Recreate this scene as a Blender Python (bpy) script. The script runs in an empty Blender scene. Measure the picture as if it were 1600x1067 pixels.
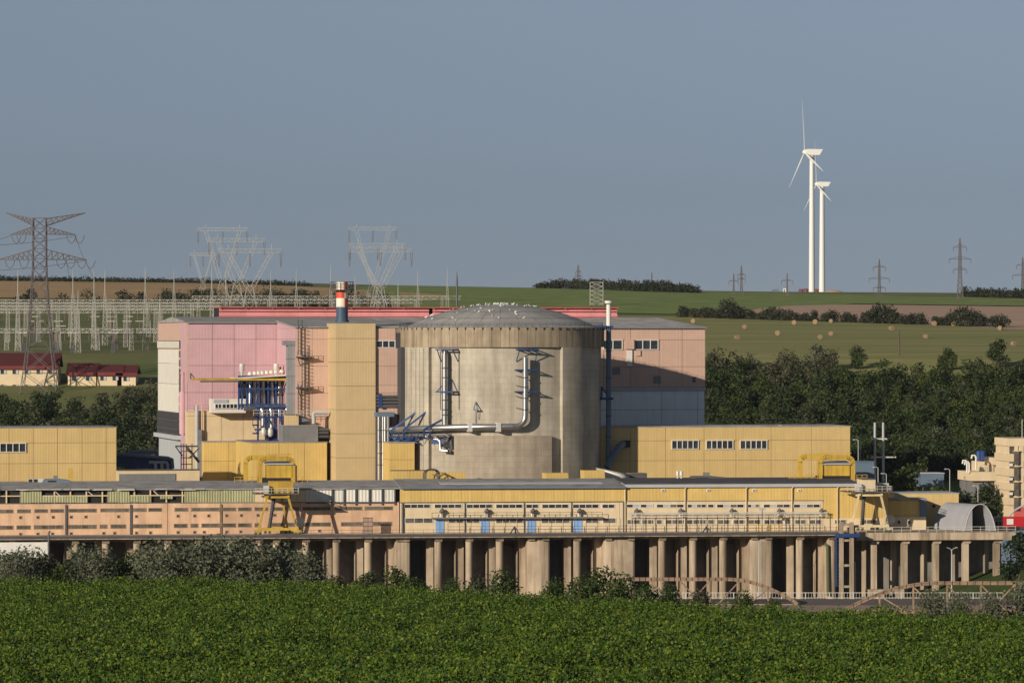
import bpy, math, random
import numpy as np
from mathutils import Vector, Matrix
R = math.radians
random.seed(7)
rng = np.random.default_rng(7)
scene = bpy.context.scene
COL = scene.collection

# ---------------------------------------------------------------- camera, sky, sun, exposure
F, CZ, CX, CY = 7000.0, 40.0, 800.0, 533.5          # focal length in photo pixels, eye height, image centre
cam = bpy.data.cameras.new('camera')
cam.sensor_width = 36.0
cam.sensor_fit = 'HORIZONTAL'
cam.lens = 36.0 * F / 1600.0
cam.clip_start = 1.0
cam.clip_end = 40000.0
cam_ob = bpy.data.objects.new('camera', cam)
cam_ob.location = (0, 0, CZ)
cam_ob.rotation_euler = (R(90), 0, 0)
COL.objects.link(cam_ob)
scene.camera = cam_ob

SUN_AZ, SUN_EL = 219.0, 15.5                          # compass bearing of the sun (view looks along 0), elevation
world = bpy.data.worlds.new('World')
scene.world = world
world.use_nodes = True
wn, wl = world.node_tree.nodes, world.node_tree.links
for n in list(wn):
    wn.remove(n)
sky = wn.new('ShaderNodeTexSky')
sky.sky_type = 'NISHITA'
sky.sun_disc = False
sky.sun_elevation = R(SUN_EL)
sky.sun_rotation = R(SUN_AZ)
sky.altitude = 0
sky.air_density = 1.0
sky.dust_density = 0.05
sky.ozone_density = 6.0
tint = wn.new('ShaderNodeMix')
tint.data_type = 'RGBA'
tint.blend_type = 'MULTIPLY'
tint.inputs[0].default_value = 1.0
tint.inputs[7].default_value = (0.70, 0.84, 1.04, 1)
bg = wn.new('ShaderNodeBackground')
bg.inputs[1].default_value = 0.052
wo = wn.new('ShaderNodeOutputWorld')
hs = wn.new('ShaderNodeHueSaturation')               # hazy evening air: pale, greyish sky all round
hs.inputs['Saturation'].default_value = 0.18
wl.new(sky.outputs[0], hs.inputs['Color'])
wl.new(hs.outputs[0], tint.inputs[6])
wl.new(tint.outputs[2], bg.inputs[0])
wl.new(bg.outputs[0], wo.inputs[0])

sun = bpy.data.lights.new('sun', 'SUN')
sun.energy = 4.35
sun.angle = R(0.5)
sun.color = (1.0, 0.885, 0.73)
sun_ob = bpy.data.objects.new('sun', sun)
sd = Vector((math.sin(R(SUN_AZ)) * math.cos(R(SUN_EL)), math.cos(R(SUN_AZ)) * math.cos(R(SUN_EL)), math.sin(R(SUN_EL))))
sun_ob.rotation_euler = sd.to_track_quat('Z', 'Y').to_euler()
sun_ob.location = sd * 500
COL.objects.link(sun_ob)

scene.view_settings.view_transform = 'Standard'
scene.view_settings.look = 'None'
scene.view_settings.exposure = 0.08
scene.view_settings.gamma = 1.0
scene.view_settings.use_curve_mapping = False
scene.render.engine = 'CYCLES'
scene.cycles.max_bounces = 5
scene.cycles.diffuse_bounces = 3
scene.cycles.glossy_bounces = 2
scene.cycles.transmission_bounces = 2
scene.cycles.transparent_max_bounces = 4
scene.cycles.volume_bounces = 0

# ---------------------------------------------------------------- frames: the plant stands turned a little to the line of sight
OX, OY = 0.0, 930.0


def set_frame(deg):
    global TH, CT, ST
    TH = R(deg)
    CT, ST = math.cos(TH), math.sin(TH)


set_frame(12.0)


def U(px, v):
    k = (px - CX) / F
    return (k * (OY + v * CT) - OX + v * ST) / (CT - k * ST)


def Ydep(u, v):
    return OY + u * ST + v * CT


def ZR(row, u, v):
    return CZ - (row - CY) / F * Ydep(u, v)


def P(px, row, v):
    u = U(px, v)
    return Vector((u, v, ZR(row, u, v)))


def W(p):
    return Vector((OX + p[0] * CT - p[1] * ST, OY + p[0] * ST + p[1] * CT, p[2]))


def wp(px, row, Y):
    return Vector(((px - CX) / F * Y, Y, CZ - (row - CY) / F * Y))


# ---------------------------------------------------------------- mesh helpers
class MB:
    def __init__(s):
        s.v, s.f = [], []

    def add(s, vs, fs):
        n = len(s.v)
        s.v.extend([tuple(p) for p in vs])
        s.f.extend([tuple(i + n for i in f) for f in fs])
        return s

    def box(s, x0, x1, y0, y1, z0, z1):
        vs = [(x0, y0, z0), (x1, y0, z0), (x1, y1, z0), (x0, y1, z0), (x0, y0, z1), (x1, y0, z1), (x1, y1, z1), (x0, y1, z1)]
        return s.add(vs, [(0, 3, 2, 1), (4, 5, 6, 7), (0, 1, 5, 4), (1, 2, 6, 5), (2, 3, 7, 6), (3, 0, 4, 7)])

    def beam(s, p, q, w, h=None):
        p, q = Vector(p), Vector(q)
        h = h or w
        d = q - p
        if d.length < 1e-6:
            return s
        d.normalize()
        up = Vector((0, 0, 1)) if abs(d.z) < .95 else Vector((0, 1, 0))
        a = d.cross(up).normalized() * (w / 2)
        b = a.cross(d).normalized() * (h / 2)
        vs = [p - a - b, p + a - b, p + a + b, p - a + b, q - a - b, q + a - b, q + a + b, q - a + b]
        return s.add(vs, [(0, 1, 2, 3), (7, 6, 5, 4), (0, 4, 5, 1), (1, 5, 6, 2), (2, 6, 7, 3), (3, 7, 4, 0)])

    def tube(s, pts, r, n=8, caps=True):
        pts = [Vector(p) for p in pts]
        rs = r if isinstance(r, (list, tuple)) else [r] * len(pts)
        base = len(s.v)
        ref = None
        for i, p in enumerate(pts):
            if i == 0:
                d = pts[1] - p
            elif i == len(pts) - 1:
                d = p - pts[i - 1]
            else:
                d = (pts[i + 1] - p).normalized() + (p - pts[i - 1]).normalized()
            d.normalize()
            if ref is None:
                ref = Vector((0, 0, 1)) if abs(d.z) < .9 else Vector((1, 0, 0))
            a = d.cross(ref)
            if a.length < 1e-4:
                a = d.cross(Vector((0, 1, 0)))
            a.normalize()
            b = d.cross(a).normalized()
            ref = a.cross(d)
            for k in range(n):
                t = 2 * math.pi * k / n
                s.v.append(tuple(p + (a * math.cos(t) + b * math.sin(t)) * rs[i]))
        for i in range(len(pts) - 1):
            for k in range(n):
                k2 = (k + 1) % n
                s.f.append((base + i * n + k, base + i * n + k2, base + (i + 1) * n + k2, base + (i + 1) * n + k))
        if caps:
            s.f.append(tuple(base + k for k in reversed(range(n))))
            e = base + (len(pts) - 1) * n
            s.f.append(tuple(e + k for k in range(n)))
        return s

    def lathe(s, prof, c, n=32, a0=0.0, a1=2 * math.pi, cap=False):
        full = abs(a1 - a0 - 2 * math.pi) < 1e-6
        m = n if full else n + 1
        base = len(s.v)
        for r, z in prof:
            for k in range(m):
                t = a0 + (a1 - a0) * k / n
                s.v.append((c[0] + r * math.cos(t), c[1] + r * math.sin(t), c[2] + z))
        for i in range(len(prof) - 1):
            for k in range(n):
                k2 = (k + 1) % m
                s.f.append((base + i * m + k, base + i * m + k2, base + (i + 1) * m + k2, base + (i + 1) * m + k))
        if cap:
            e = base + (len(prof) - 1) * m
            s.f.append(tuple(e + k for k in range(m)))
        return s

    def prism(s, poly, y0, y1):           # polygon in x,z swept along y
        n = len(poly)
        vs = [(x, y0, z) for x, z in poly] + [(x, y1, z) for x, z in poly]
        fs = [tuple(range(n)), tuple(reversed(range(n, 2 * n)))]
        for i in range(n):
            j = (i + 1) % n
            fs.append((i, i + n, j + n, j))
        return s.add(vs, fs)

    def prismx(s, poly, x0, x1):          # polygon in y,z swept along x
        n = len(poly)
        vs = [(x0, y, z) for y, z in poly] + [(x1, y, z) for y, z in poly]
        fs = [tuple(reversed(range(n))), tuple(range(n, 2 * n))]
        for i in range(n):
            j = (i + 1) % n
            fs.append((i, j, j + n, i + n))
        return s.add(vs, fs)

    def rail(s, p, q, h=1.1, step=2.0, t=.06, rails=2):
        p, q = Vector(p), Vector(q)
        n = max(1, int(round((q - p).length / step)))
        for i in range(n + 1):
            a = p.lerp(q, i / n)
            s.beam(a, a + Vector((0, 0, h)), t)
        for k in range(rails):
            z = Vector((0, 0, h * (k + 1) / rails))
            s.beam(p + z, q + z, t)
        return s


BASE = {}


def mesh_from(mb, name, mat, smooth=False, off=(0, 0, 0)):
    me = bpy.data.meshes.new(name)
    ox, oy, oz = off
    me.from_pydata([(x - ox, y - oy, z - oz) for x, y, z in mb.v], [], mb.f)
    if mat is not None:
        me.materials.append(mat)
    if smooth:
        me.shade_smooth()
        try:
            me.set_sharp_from_angle(angle=R(40))
        except Exception:
            pass
    me.update()
    return me


def tag(o, label=None, cat=None, group=None, kind=None):
    if label:
        o['label'] = label
    if cat:
        o['category'] = cat
    if group:
        o['group'] = group
    if kind:
        o['kind'] = kind
    return o


def thing(name, label, cat, base, group=None, frame='p'):
    o = bpy.data.objects.new(name, None)
    o.empty_display_size = .5
    COL.objects.link(o)
    if frame == 'p':
        o.location = W(base)
        o.rotation_euler = (0, 0, TH)
    else:
        o.location = base
    BASE[o.name] = tuple(base)
    return tag(o, label, cat, group)


def part(mb, name, mat, parent, smooth=False, label=None):
    off = BASE[parent.name]
    o = bpy.data.objects.new(name, mesh_from(mb, name, mat, smooth, off))
    COL.objects.link(o)
    o.parent = parent
    BASE[o.name] = off
    if label:
        o['label'] = label
    return o


def single(mb, name, mat, label, cat, base, group=None, frame='p', smooth=False, kind=None):
    o = bpy.data.objects.new(name, mesh_from(mb, name, mat, smooth, base))
    COL.objects.link(o)
    if frame == 'p':
        o.location = W(base)
        o.rotation_euler = (0, 0, TH)
    else:
        o.location = base
    BASE[o.name] = tuple(base)
    return tag(o, label, cat, group, kind)


def struct(mb, name, mat, frame='w', smooth=False, kind='structure', label=None):
    o = bpy.data.objects.new(name, mesh_from(mb, name, mat, smooth))
    COL.objects.link(o)
    if frame == 'p':
        o.location = W((0, 0, 0))
        o.rotation_euler = (0, 0, TH)
    BASE[o.name] = (0, 0, 0)
    return tag(o, label, None, None, kind)


def np_mesh(name, verts, quads, mat):
    me = bpy.data.meshes.new(name)
    n, m = len(verts), len(quads)
    me.vertices.add(n)
    me.vertices.foreach_set('co', np.asarray(verts, dtype=np.float32).ravel())
    me.loops.add(m * 4)
    me.loops.foreach_set('vertex_index', np.asarray(quads, dtype=np.int32).ravel())
    me.polygons.add(m)
    me.polygons.foreach_set('loop_start', np.arange(0, m * 4, 4, dtype=np.int32))
    try:
        me.polygons.foreach_set('loop_total', np.full(m, 4, dtype=np.int32))
    except Exception:
        pass
    me.materials.append(mat)
    me.update(calc_edges=True)
    me.validate()
    return me


# ---------------------------------------------------------------- materials
def M(name, col, rough=.75, metal=0.0, var=.12, scale=.35, streak=0.0, scol=(.12, .1, .08), rib=0.0, ribw=.6, bump=0.0, spec=.3,
      smear=1.2, trans=0.0, detail=4.0, form=0.0, R0=22.0):
    m = bpy.data.materials.new(name)
    m.use_nodes = True
    nt = m.node_tree
    N, L = nt.nodes, nt.links
    b = N['Principled BSDF']
    b.inputs['Roughness'].default_value = rough
    b.inputs['Metallic'].default_value = metal
    b.inputs['Specular IOR Level'].default_value = spec
    tc = N.new('ShaderNodeTexCoord')
    no = N.new('ShaderNodeTexNoise')
    no.inputs['Scale'].default_value = scale
    no.inputs['Detail'].default_value = detail
    no.inputs['Roughness'].default_value = .62
    L.new(tc.outputs['Object'], no.inputs['Vector'])
    oi = N.new('ShaderNodeObjectInfo')
    mr = N.new('ShaderNodeMapRange')
    mr.inputs['From Min'].default_value = .3
    mr.inputs['From Max'].default_value = .7
    mr.inputs['To Min'].default_value = 1 - var
    mr.inputs['To Max'].default_value = 1 + var
    L.new(no.outputs[0], mr.inputs['Value'])
    mul = N.new('ShaderNodeMix')
    mul.data_type = 'RGBA'
    mul.blend_type = 'MULTIPLY'
    mul.inputs[0].default_value = 1
    mul.inputs[6].default_value = (*col, 1)
    L.new(mr.outputs[0], mul.inputs[7])
    cur = mul.outputs[2]
    # every separate piece differs a little
    pr = N.new('ShaderNodeMapRange')
    pr.inputs['To Min'].default_value = 1 - var * .7
    pr.inputs['To Max'].default_value = 1 + var * .5
    L.new(oi.outputs['Random'], pr.inputs['Value'])
    m2 = N.new('ShaderNodeMix')
    m2.data_type = 'RGBA'
    m2.blend_type = 'MULTIPLY'
    m2.inputs[0].default_value = 1
    L.new(cur, m2.inputs[6])
    L.new(pr.outputs[0], m2.inputs[7])
    cur = m2.outputs[2]
    hgt = None
    if streak > 0:
        mp = N.new('ShaderNodeMapping')
        mp.inputs['Scale'].default_value = (smear, smear, .045)
        L.new(tc.outputs['Object'], mp.inputs['Vector'])
        n2 = N.new('ShaderNodeTexNoise')
        n2.inputs['Scale'].default_value = 1.0
        n2.inputs['Detail'].default_value = 5
        n2.inputs['Roughness'].default_value = .65
        L.new(mp.outputs[0], n2.inputs['Vector'])
        r2 = N.new('ShaderNodeMapRange')
        r2.inputs['From Min'].default_value = .43
        r2.inputs['From Max'].default_value = .68
        r2.inputs['To Max'].default_value = streak
        L.new(n2.outputs[0], r2.inputs['Value'])
        mx = N.new('ShaderNodeMix')
        mx.data_type = 'RGBA'
        L.new(r2.outputs[0], mx.inputs[0])
        L.new(cur, mx.inputs[6])
        mx.inputs[7].default_value = (*scol, 1)
        cur = mx.outputs[2]
    if form > 0:                            # formwork marks left on round concrete
        sx = N.new('ShaderNodeSeparateXYZ')
        L.new(tc.outputs['Object'], sx.inputs[0])
        at = N.new('ShaderNodeMath'); at.operation = 'ARCTAN2'
        L.new(sx.outputs[1], at.inputs[0]); L.new(sx.outputs[0], at.inputs[1])
        ms = N.new('ShaderNodeMath'); ms.operation = 'MULTIPLY'; ms.inputs[1].default_value = R0
        L.new(at.outputs[0], ms.inputs[0])
        cb = N.new('ShaderNodeCombineXYZ')
        L.new(ms.outputs[0], cb.inputs[0]); L.new(sx.outputs[2], cb.inputs[1])
        bk = N.new('ShaderNodeTexBrick')
        bk.offset = 0.5
        bk.inputs['Scale'].default_value = 1.0
        bk.inputs['Brick Width'].default_value = 2.6
        bk.inputs['Row Height'].default_value = 1.3
        bk.inputs['Mortar Size'].default_value = .05
        bk.inputs['Mortar Smooth'].default_value = .4
        bk.inputs['Color1'].default_value = (1, 1, 1, 1)
        bk.inputs['Color2'].default_value = (.9, .9, .9, 1)
        bk.inputs['Mortar'].default_value = (.62, .62, .62, 1)
        L.new(cb.outputs[0], bk.inputs['Vector'])
        mf = N.new('ShaderNodeMix'); mf.data_type = 'RGBA'; mf.blend_type = 'MULTIPLY'
        mf.inputs[0].default_value = form
        L.new(cur, mf.inputs[6]); L.new(bk.outputs['Color'], mf.inputs[7])
        cur = mf.outputs[2]
    if rib > 0:
        mp = N.new('ShaderNodeMapping')
        mp.inputs['Scale'].default_value = (1 / ribw, 1 / ribw, 0)
        L.new(tc.outputs['Object'], mp.inputs['Vector'])
        wv = N.new('ShaderNodeTexWave')
        wv.bands_direction = 'X'
        wv.wave_profile = 'SIN'
        wv.inputs['Scale'].default_value = .314
        wv.inputs['Distortion'].default_value = 0
        L.new(mp.outputs[0], wv.inputs['Vector'])
        hgt = wv.outputs['Fac']
    if hgt is not None or bump > 0:
        bp = N.new('ShaderNodeBump')
        bp.inputs['Strength'].default_value = rib if hgt is not None else bump
        bp.inputs['Distance'].default_value = .1
        L.new(hgt if hgt is not None else no.outputs[0], bp.inputs['Height'])
        L.new(bp.outputs[0], b.inputs['Normal'])
    L.new(cur, b.inputs['Base Color'])
    if trans > 0:
        tr = N.new('ShaderNodeBsdfTranslucent')
        L.new(cur, tr.inputs['Color'])
        ms = N.new('ShaderNodeMixShader')
        ms.inputs[0].default_value = trans
        L.new(b.outputs[0], ms.inputs[1]); L.new(tr.outputs[0], ms.inputs[2])
        L.new(ms.outputs[0], N['Material Output'].inputs['Surface'])
    return m


def leafmat(name, c1, c2, c3, scale=.5, trans=.25):
    """leaf colour: two greens mixed by noise over the plant, a third here and there"""
    m = bpy.data.materials.new(name)
    m.use_nodes = True
    N, L = m.node_tree.nodes, m.node_tree.links
    b = N['Principled BSDF']
    b.inputs['Roughness'].default_value = .6
    b.inputs['Specular IOR Level'].default_value = .2
    ge = N.new('ShaderNodeNewGeometry')
    no = N.new('ShaderNodeTexNoise'); no.inputs['Scale'].default_value = scale; no.inputs['Detail'].default_value = 3
    L.new(ge.outputs['Position'], no.inputs['Vector'])
    rp = N.new('ShaderNodeValToRGB')
    e = rp.color_ramp.elements
    e[0].position, e[0].color = .36, (*c1, 1)
    e[1].position, e[1].color = .62, (*c2, 1)
    L.new(no.outputs[0], rp.inputs[0])
    isl = N.new('ShaderNodeMapRange')
    isl.inputs['From Min'].default_value = .55
    isl.inputs['From Max'].default_value = 1.0
    isl.inputs['To Max'].default_value = .6
    L.new(ge.outputs['Random Per Island'], isl.inputs['Value'])
    mx = N.new('ShaderNodeMix'); mx.data_type = 'RGBA'
    L.new(isl.outputs[0], mx.inputs[0]); L.new(rp.outputs[0], mx.inputs[6]); mx.inputs[7].default_value = (*c3, 1)
    L.new(mx.outputs[2], b.inputs['Base Color'])
    tr = N.new('ShaderNodeBsdfTranslucent'); L.new(mx.outputs[2], tr.inputs['Color'])
    ms = N.new('ShaderNodeMixShader'); ms.inputs[0].default_value = trans
    L.new(b.outputs[0], ms.inputs[1]); L.new(tr.outputs[0], ms.inputs[2])
    L.new(ms.outputs[0], N['Material Output'].inputs['Surface'])
    return m


def fieldmat(name, c1, c2, sx=.02, sy=.08, rough=.95):
    """field colour in bands that run across the slope"""
    m = bpy.data.materials.new(name)
    m.use_nodes = True
    N, L = m.node_tree.nodes, m.node_tree.links
    b = N['Principled BSDF']; b.inputs['Roughness'].default_value = rough; b.inputs['Specular IOR Level'].default_value = .1
    ge = N.new('ShaderNodeNewGeometry')
    mp = N.new('ShaderNodeMapping'); mp.inputs['Scale'].default_value = (sx, sy, 0)
    mp.inputs['Rotation'].default_value = (0, 0, R(4))
    L.new(ge.outputs['Position'], mp.inputs['Vector'])
    no = N.new('ShaderNodeTexNoise'); no.inputs['Scale'].default_value = 1; no.inputs['Detail'].default_value = 6; no.inputs['Roughness'].default_value = .7
    L.new(mp.outputs[0], no.inputs['Vector'])
    rp = N.new('ShaderNodeValToRGB'); e = rp.color_ramp.elements
    e[0].position, e[0].color = .38, (*c1, 1)
    e[1].position, e[1].color = .62, (*c2, 1)
    L.new(no.outputs[0], rp.inputs[0])
    L.new(rp.outputs[0], b.inputs['Base Color'])
    return m


MAT = dict(
    yellow=M('yellow_cladding', (.62, .45, .195), .6, rib=.12, ribw=.6, var=.05, streak=.4, scol=(.5, .34, .13), smear=2.2),
    yellow2=M('bright_yellow_cladding', (.64, .45, .15), .6, rib=.15, ribw=.7, var=.08, streak=.4, scol=(.5, .33, .12), smear=2.2),
    tan=M('tan_cladding', (.57, .43, .235), .6, rib=.12, ribw=.6, var=.05, streak=.4, scol=(.46, .34, .19), smear=2.2),
    pink=M('pink_cladding', (.56, .345, .37), .65, rib=.12, ribw=.7, var=.07, streak=.4, scol=(.52, .35, .37), smear=2.2),
    salmon=M('salmon_cladding', (.57, .385, .30), .65, rib=.12, ribw=.7, var=.06, streak=.4, scol=(.46, .31, .24), smear=2.2),
    rose=M('rose_sheet', (.68, .28, .28), .6, var=.1, streak=.2, scol=(.45, .13, .13)),
    darkred=M('dark_red_paint', (.16, .025, .025), .6, var=.15),
    red=M('red_sheet', (.5, .1, .09), .6, var=.15),
    beige=M('beige_render', (.66, .52, .32), .8, var=.06, streak=.2, scol=(.45, .34, .2)),
    cream=M('cream_render', (.68, .55, .36), .8, var=.07, streak=.3, scol=(.5, .36, .22), smear=.8),
    peach=M('peach_render', (.64, .42, .27), .85, var=.12, streak=.45, scol=(.3, .19, .12), smear=.5),
    white=M('white_paint', (.72, .70, .65), .6, var=.05, streak=.15, scol=(.5, .46, .4)),
    whitebld=M('off_white_cladding', (.68, .64, .56), .7, var=.05, streak=.1, scol=(.5, .46, .38)),
    palegrey=M('pale_grey_panel', (.76, .78, .78), .7, var=.05, streak=.2, scol=(.45, .46, .46)),
    greyblue=M('grey_panel', (.42, .44, .45), .7, var=.05, streak=.15, scol=(.3, .3, .3)),
    grey=M('grey_sheet', (.2, .2, .2), .7, var=.15, streak=.2),
    roof=M('grey_roof_felt', (.33, .32, .31), .9, var=.3, scale=.25, detail=8, bump=.3),
    roofdark=M('dark_roof_felt', (.27, .265, .265), .85, var=.35, scale=.3, detail=8),
    seam=M('dark_seam_strip', (.06, .06, .065), .9, var=.1),
    blackroof=M('black_roof_felt', (.075, .075, .085), .85, var=.3, scale=.3, detail=8),
    midgrey=M('mid_grey_sheet', (.25, .26, .26), .7, var=.15, streak=.3, scol=(.15, .15, .15)),
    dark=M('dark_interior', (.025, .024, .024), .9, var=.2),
    joint=M('joint_sealant', (.27, .21, .15), .9, var=.1),
    concrete=M('stained_concrete', (.46, .365, .26), .9, var=.2, scale=.22, streak=.8, scol=(.15, .105, .07), smear=.75, bump=.2, detail=7),
    darkconc=M('shade_dark_concrete', (.25, .225, .20), .9, var=.25, scale=.3, streak=.5, scol=(.06, .055, .05), smear=.5),  # dry concrete darkened: shade of the intake bays is put into its colour
    drum=M('reactor_concrete', (.435, .39, .31), .9, var=.2, scale=.2, streak=.55, scol=(.25, .21, .16), smear=.5, bump=.15, form=.55, detail=7),
    ring=M('ring_beam_concrete', (.36, .29, .20), .9, var=.2, scale=.3, streak=.75, scol=(.16, .12, .085), smear=.8, bump=.25, detail=7),
    annex=M('annex_concrete', (.36, .305, .235), .9, var=.15, scale=.25, streak=.4, scol=(.2, .16, .12), smear=.6, form=.6, R0=23.3),
    dome=M('dome_membrane', (.34, .33, .315), .9, var=.22, scale=.22, detail=8, streak=.2, scol=(.4, .39, .37)),
    silver=M('silver_duct', (.50, .49, .47), .32, metal=.9, var=.1, spec=.5),
    steel=M('galvanised_steel', (.62, .60, .54), .5, metal=.2, var=.1),
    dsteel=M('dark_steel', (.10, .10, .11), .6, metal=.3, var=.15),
    brownsteel=M('weathered_steel', (.13, .115, .115), .7, metal=.2, var=.15),
    farsteel=M('grey_lattice_steel', (.34, .34, .33), .6, var=.1),
    whitesteel=M('pale_lattice_steel', (.36, .35, .31), .6, var=.1),
    blue=M('blue_steel', (.024, .06, .185), .5, var=.2),
    bluepale=M('blue_door_paint', (.22, .38, .66), .6, var=.12),
    bluegrey=M('blue_grey_paint', (.12, .17, .23), .6, var=.1),
    craney=M('crane_yellow', (.53, .345, .05), .55, var=.18, streak=.4, scol=(.22, .11, .04)),
    cranec=M('crane_cream', (.70, .58, .34), .6, var=.15, streak=.4, scol=(.28, .16, .08)),
    rust=M('rusty_steel', (.27, .185, .125), .85, var=.35, scale=.8, detail=8, bump=.2),
    glass=M('dark_window_glass', (.035, .04, .05), .15, var=.5, scale=.8, spec=.6),
    dusty=M('dusty_window_glass', (.12, .105, .085), .45, var=.45, scale=.9),
    greencl=M('green_corrugated_sheet', (.36, .36, .20), .65, rib=.8, ribw=.55, var=.15, streak=.4, scol=(.24, .21, .12)),
    whitecl=M('white_corrugated_sheet', (.70, .68, .60), .6, rib=.6, ribw=.7, var=.06, streak=.2, scol=(.45, .42, .36)),
    stackblue=M('stack_blue_paint', (.06, .10, .15), .5, var=.1),
    stackred=M('stack_red_paint', (.62, .09, .045), .5, var=.1),
    stackwhite=M('stack_white_paint', (.74, .68, .56), .5, var=.06),
    redroof=M('dark_red_roof', (.085, .02, .022), .8, var=.2, scale=1.2),
    turbine=M('turbine_white', (.72, .71, .68), .4, var=.02),
    bale=M('straw', (.29, .20, .115), .95, var=.25, scale=2.0, bump=.4),
    trunk=M('bark', (.12, .09, .065), .95, var=.3, scale=2),
    gull=M('gull_feathers', (.8, .8, .78), .7, var=.08, scale=4),
    truckred=M('red_lorry_paint', (.5, .025, .03), .4, var=.06),
    rubber=M('rubber', (.02, .02, .02), .8),
    soil=M('dark_soil', (.045, .04, .022), .95, var=.3, scale=.5),
    yard=M('yard_ground', (.33, .30, .26), .95, var=.25, scale=.1),
    road=M('road_surface', (.13, .105, .09), .95, var=.2, scale=.3),
    porcelain=M('insulator_glaze', (.16, .115, .095), .35, var=.1),
    tent=M('tent_fabric', (.30, .30, .32), .7, var=.06),
    grass=fieldmat('grass_slope', (.03, .055, .014), (.075, .09, .03), .03, .05),
    hay=fieldmat('mown_hay_field', (.18, .20, .065), (.31, .275, .12), .006, .06),
    corn=fieldmat('green_crop', (.13, .19, .055), (.23, .27, .085), .06, .06),
    plough=fieldmat('ploughed_earth', (.40, .27, .19), (.47, .33, .24), .01, .04),
    stubble=fieldmat('stubble_field', (.33, .22, .11), (.46, .32, .17), .008, .05),
    hillgrass=fieldmat('hill_grass', (.10, .135, .045), (.19, .18, .075), .01, .03),
)
LEAF = dict(
    vine=leafmat('vine_leaves', (.008, .030, .002), (.05, .10, .006), (.215, .25, .016), .45, .14),  # greens spread wide: leaf shadows and highlights are put into the colour
    dark=leafmat('dark_leaves', (.010, .024, .010), (.042, .062, .018), (.085, .098, .03), .11, .15),
    mid=leafmat('mid_green_leaves', (.03, .055, .014), (.055, .085, .02), (.10, .115, .03), .2),
    silver=leafmat('silver_leaves', (.085, .10, .058), (.13, .145, .09), (.20, .21, .14), .3),
    olive=leafmat('olive_leaves', (.05, .055, .03), (.085, .088, .045), (.14, .13, .075), .3),
    lime=leafmat('yellow_green_leaves', (.04, .06, .014), (.075, .10, .02), (.13, .14, .035), .2),
    hedge=leafmat('hedge_leaves', (.022, .03, .018), (.045, .052, .028), (.08, .078, .045), .1),
)

# ---------------------------------------------------------------- terrain
HY = [1100, 1150, 1370, 1400, 1740, 2000, 2300, 2450, 3400, 5000, 14000]
HZ = [-.6, .5, 34.5, 36.5, 47.5, 56.0, 64.6, 67.2, 77.0, 84.0, 60.0]


def hill(x, Y):
    z = np.interp(Y, HY, HZ)
    px = CX + F * x / Y
    dz = np.interp(px, [-200, 0, 300, 620, 1000, 1200, 1600, 1900], [7.4, 7.0, 6.0, 3.4, 1.0, 0, -.8, -1.2])
    t = np.clip((Y - 1600) / 800.0, 0, 1)
    return z + dz * t * t * (3 - 2 * t) * Y / 2400.0


def G(px, row):
    """the point of the hillside that stands at this place of the photograph"""
    lo, hi = 1130.0, 2440.0
    k = (px - CX) / F
    for _ in range(40):
        mid = (lo + hi) / 2
        r = CY - F * (hill(k * mid, mid) - CZ) / mid
        if r > row:
            lo = mid
        else:
            hi = mid
    return Vector((k * lo, lo, float(hill(k * lo, lo))))


def grid_obj(name, xs, ys, fz, mat, kind='structure'):
    X, Y = np.meshgrid(xs, ys)
    Z = fz(X, Y)
    nx, ny = len(xs), len(ys)
    V = np.stack([X.ravel(), Y.ravel(), Z.ravel()], 1)
    i = (np.arange(ny - 1)[:, None] * nx + np.arange(nx - 1)[None, :]).ravel()
    Q = np.stack([i, i + 1, i + nx + 1, i + nx], 1)
    me = np_mesh(name, V, Q, mat)
    me.shade_smooth()
    o = bpy.data.objects.new(name, me)
    COL.objects.link(o)
    o['kind'] = kind
    return o


EX, EY = [-160, -78, -29, 16.6, 61, 140], [690, 684, 676, 585, 535, 470]


def fore(x, Y):
    z = 18.6 - .0237 * Y + 18 * np.clip((220 - Y) / 220, 0, 1) ** 2
    e = np.interp(x, EX, EY) + 3
    t = np.clip((Y - e) / 75.0, 0, 1)
    return z * (1 - t) + (-14.0) * t


grid_obj('vineyard_ground', np.linspace(-260, 260, 105), np.concatenate([np.linspace(-80, 360, 12), np.linspace(380, 960, 117)]), fore, MAT['soil'])
ys = np.concatenate([np.linspace(1100, 2500, 90), np.geomspace(2560, 14000, 24)])
grid_obj('hillside', np.linspace(-2400, 2400, 161), ys, hill, MAT['hillgrass'])
mb = MB()
set_frame(7.0)
mb.add([(-260, 12, -.25), (330, 12, -.25), (330, 260, -.25), (-260, 260, -.25)], [(0, 1, 2, 3)])
struct(mb, 'plant_ground', MAT['yard'], 'p')
set_frame(12.0)


def patch(name, pxs, top, bot, mat, lift=.25, n=14, edge=0.0):
    """a field: a sheet on the hillside between two lines of the slope"""
    rows = []
    for px in pxs:
        t, b = np.interp(px, *top), np.interp(px, *bot)
        a, c = G(px, t), G(px, b)
        col = []
        for k in range(n + 1):
            Y = c.y + (a.y - c.y) * k / n
            x = c.x + (a.x - c.x) * k / n
            col.append((x, Y, float(hill(x, Y)) + lift))
        rows.append(col)
    mb = MB()
    m = n + 1
    for c in rows:
        mb.v.extend(c)
    for i in range(len(rows) - 1):
        for k in range(n):
            mb.f.append((i * m + k, (i + 1) * m + k, (i + 1) * m + k + 1, i * m + k + 1))
    if edge:                                   # the crop stands: walls round its border
        for i in range(len(rows) - 1):
            a, b = rows[i][0], rows[i + 1][0]
            mb.add([(a[0], a[1], a[2] - edge), (b[0], b[1], b[2] - edge), b, a], [(0, 1, 2, 3)])
    return struct(mb, name, mat, 'w', True)


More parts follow.
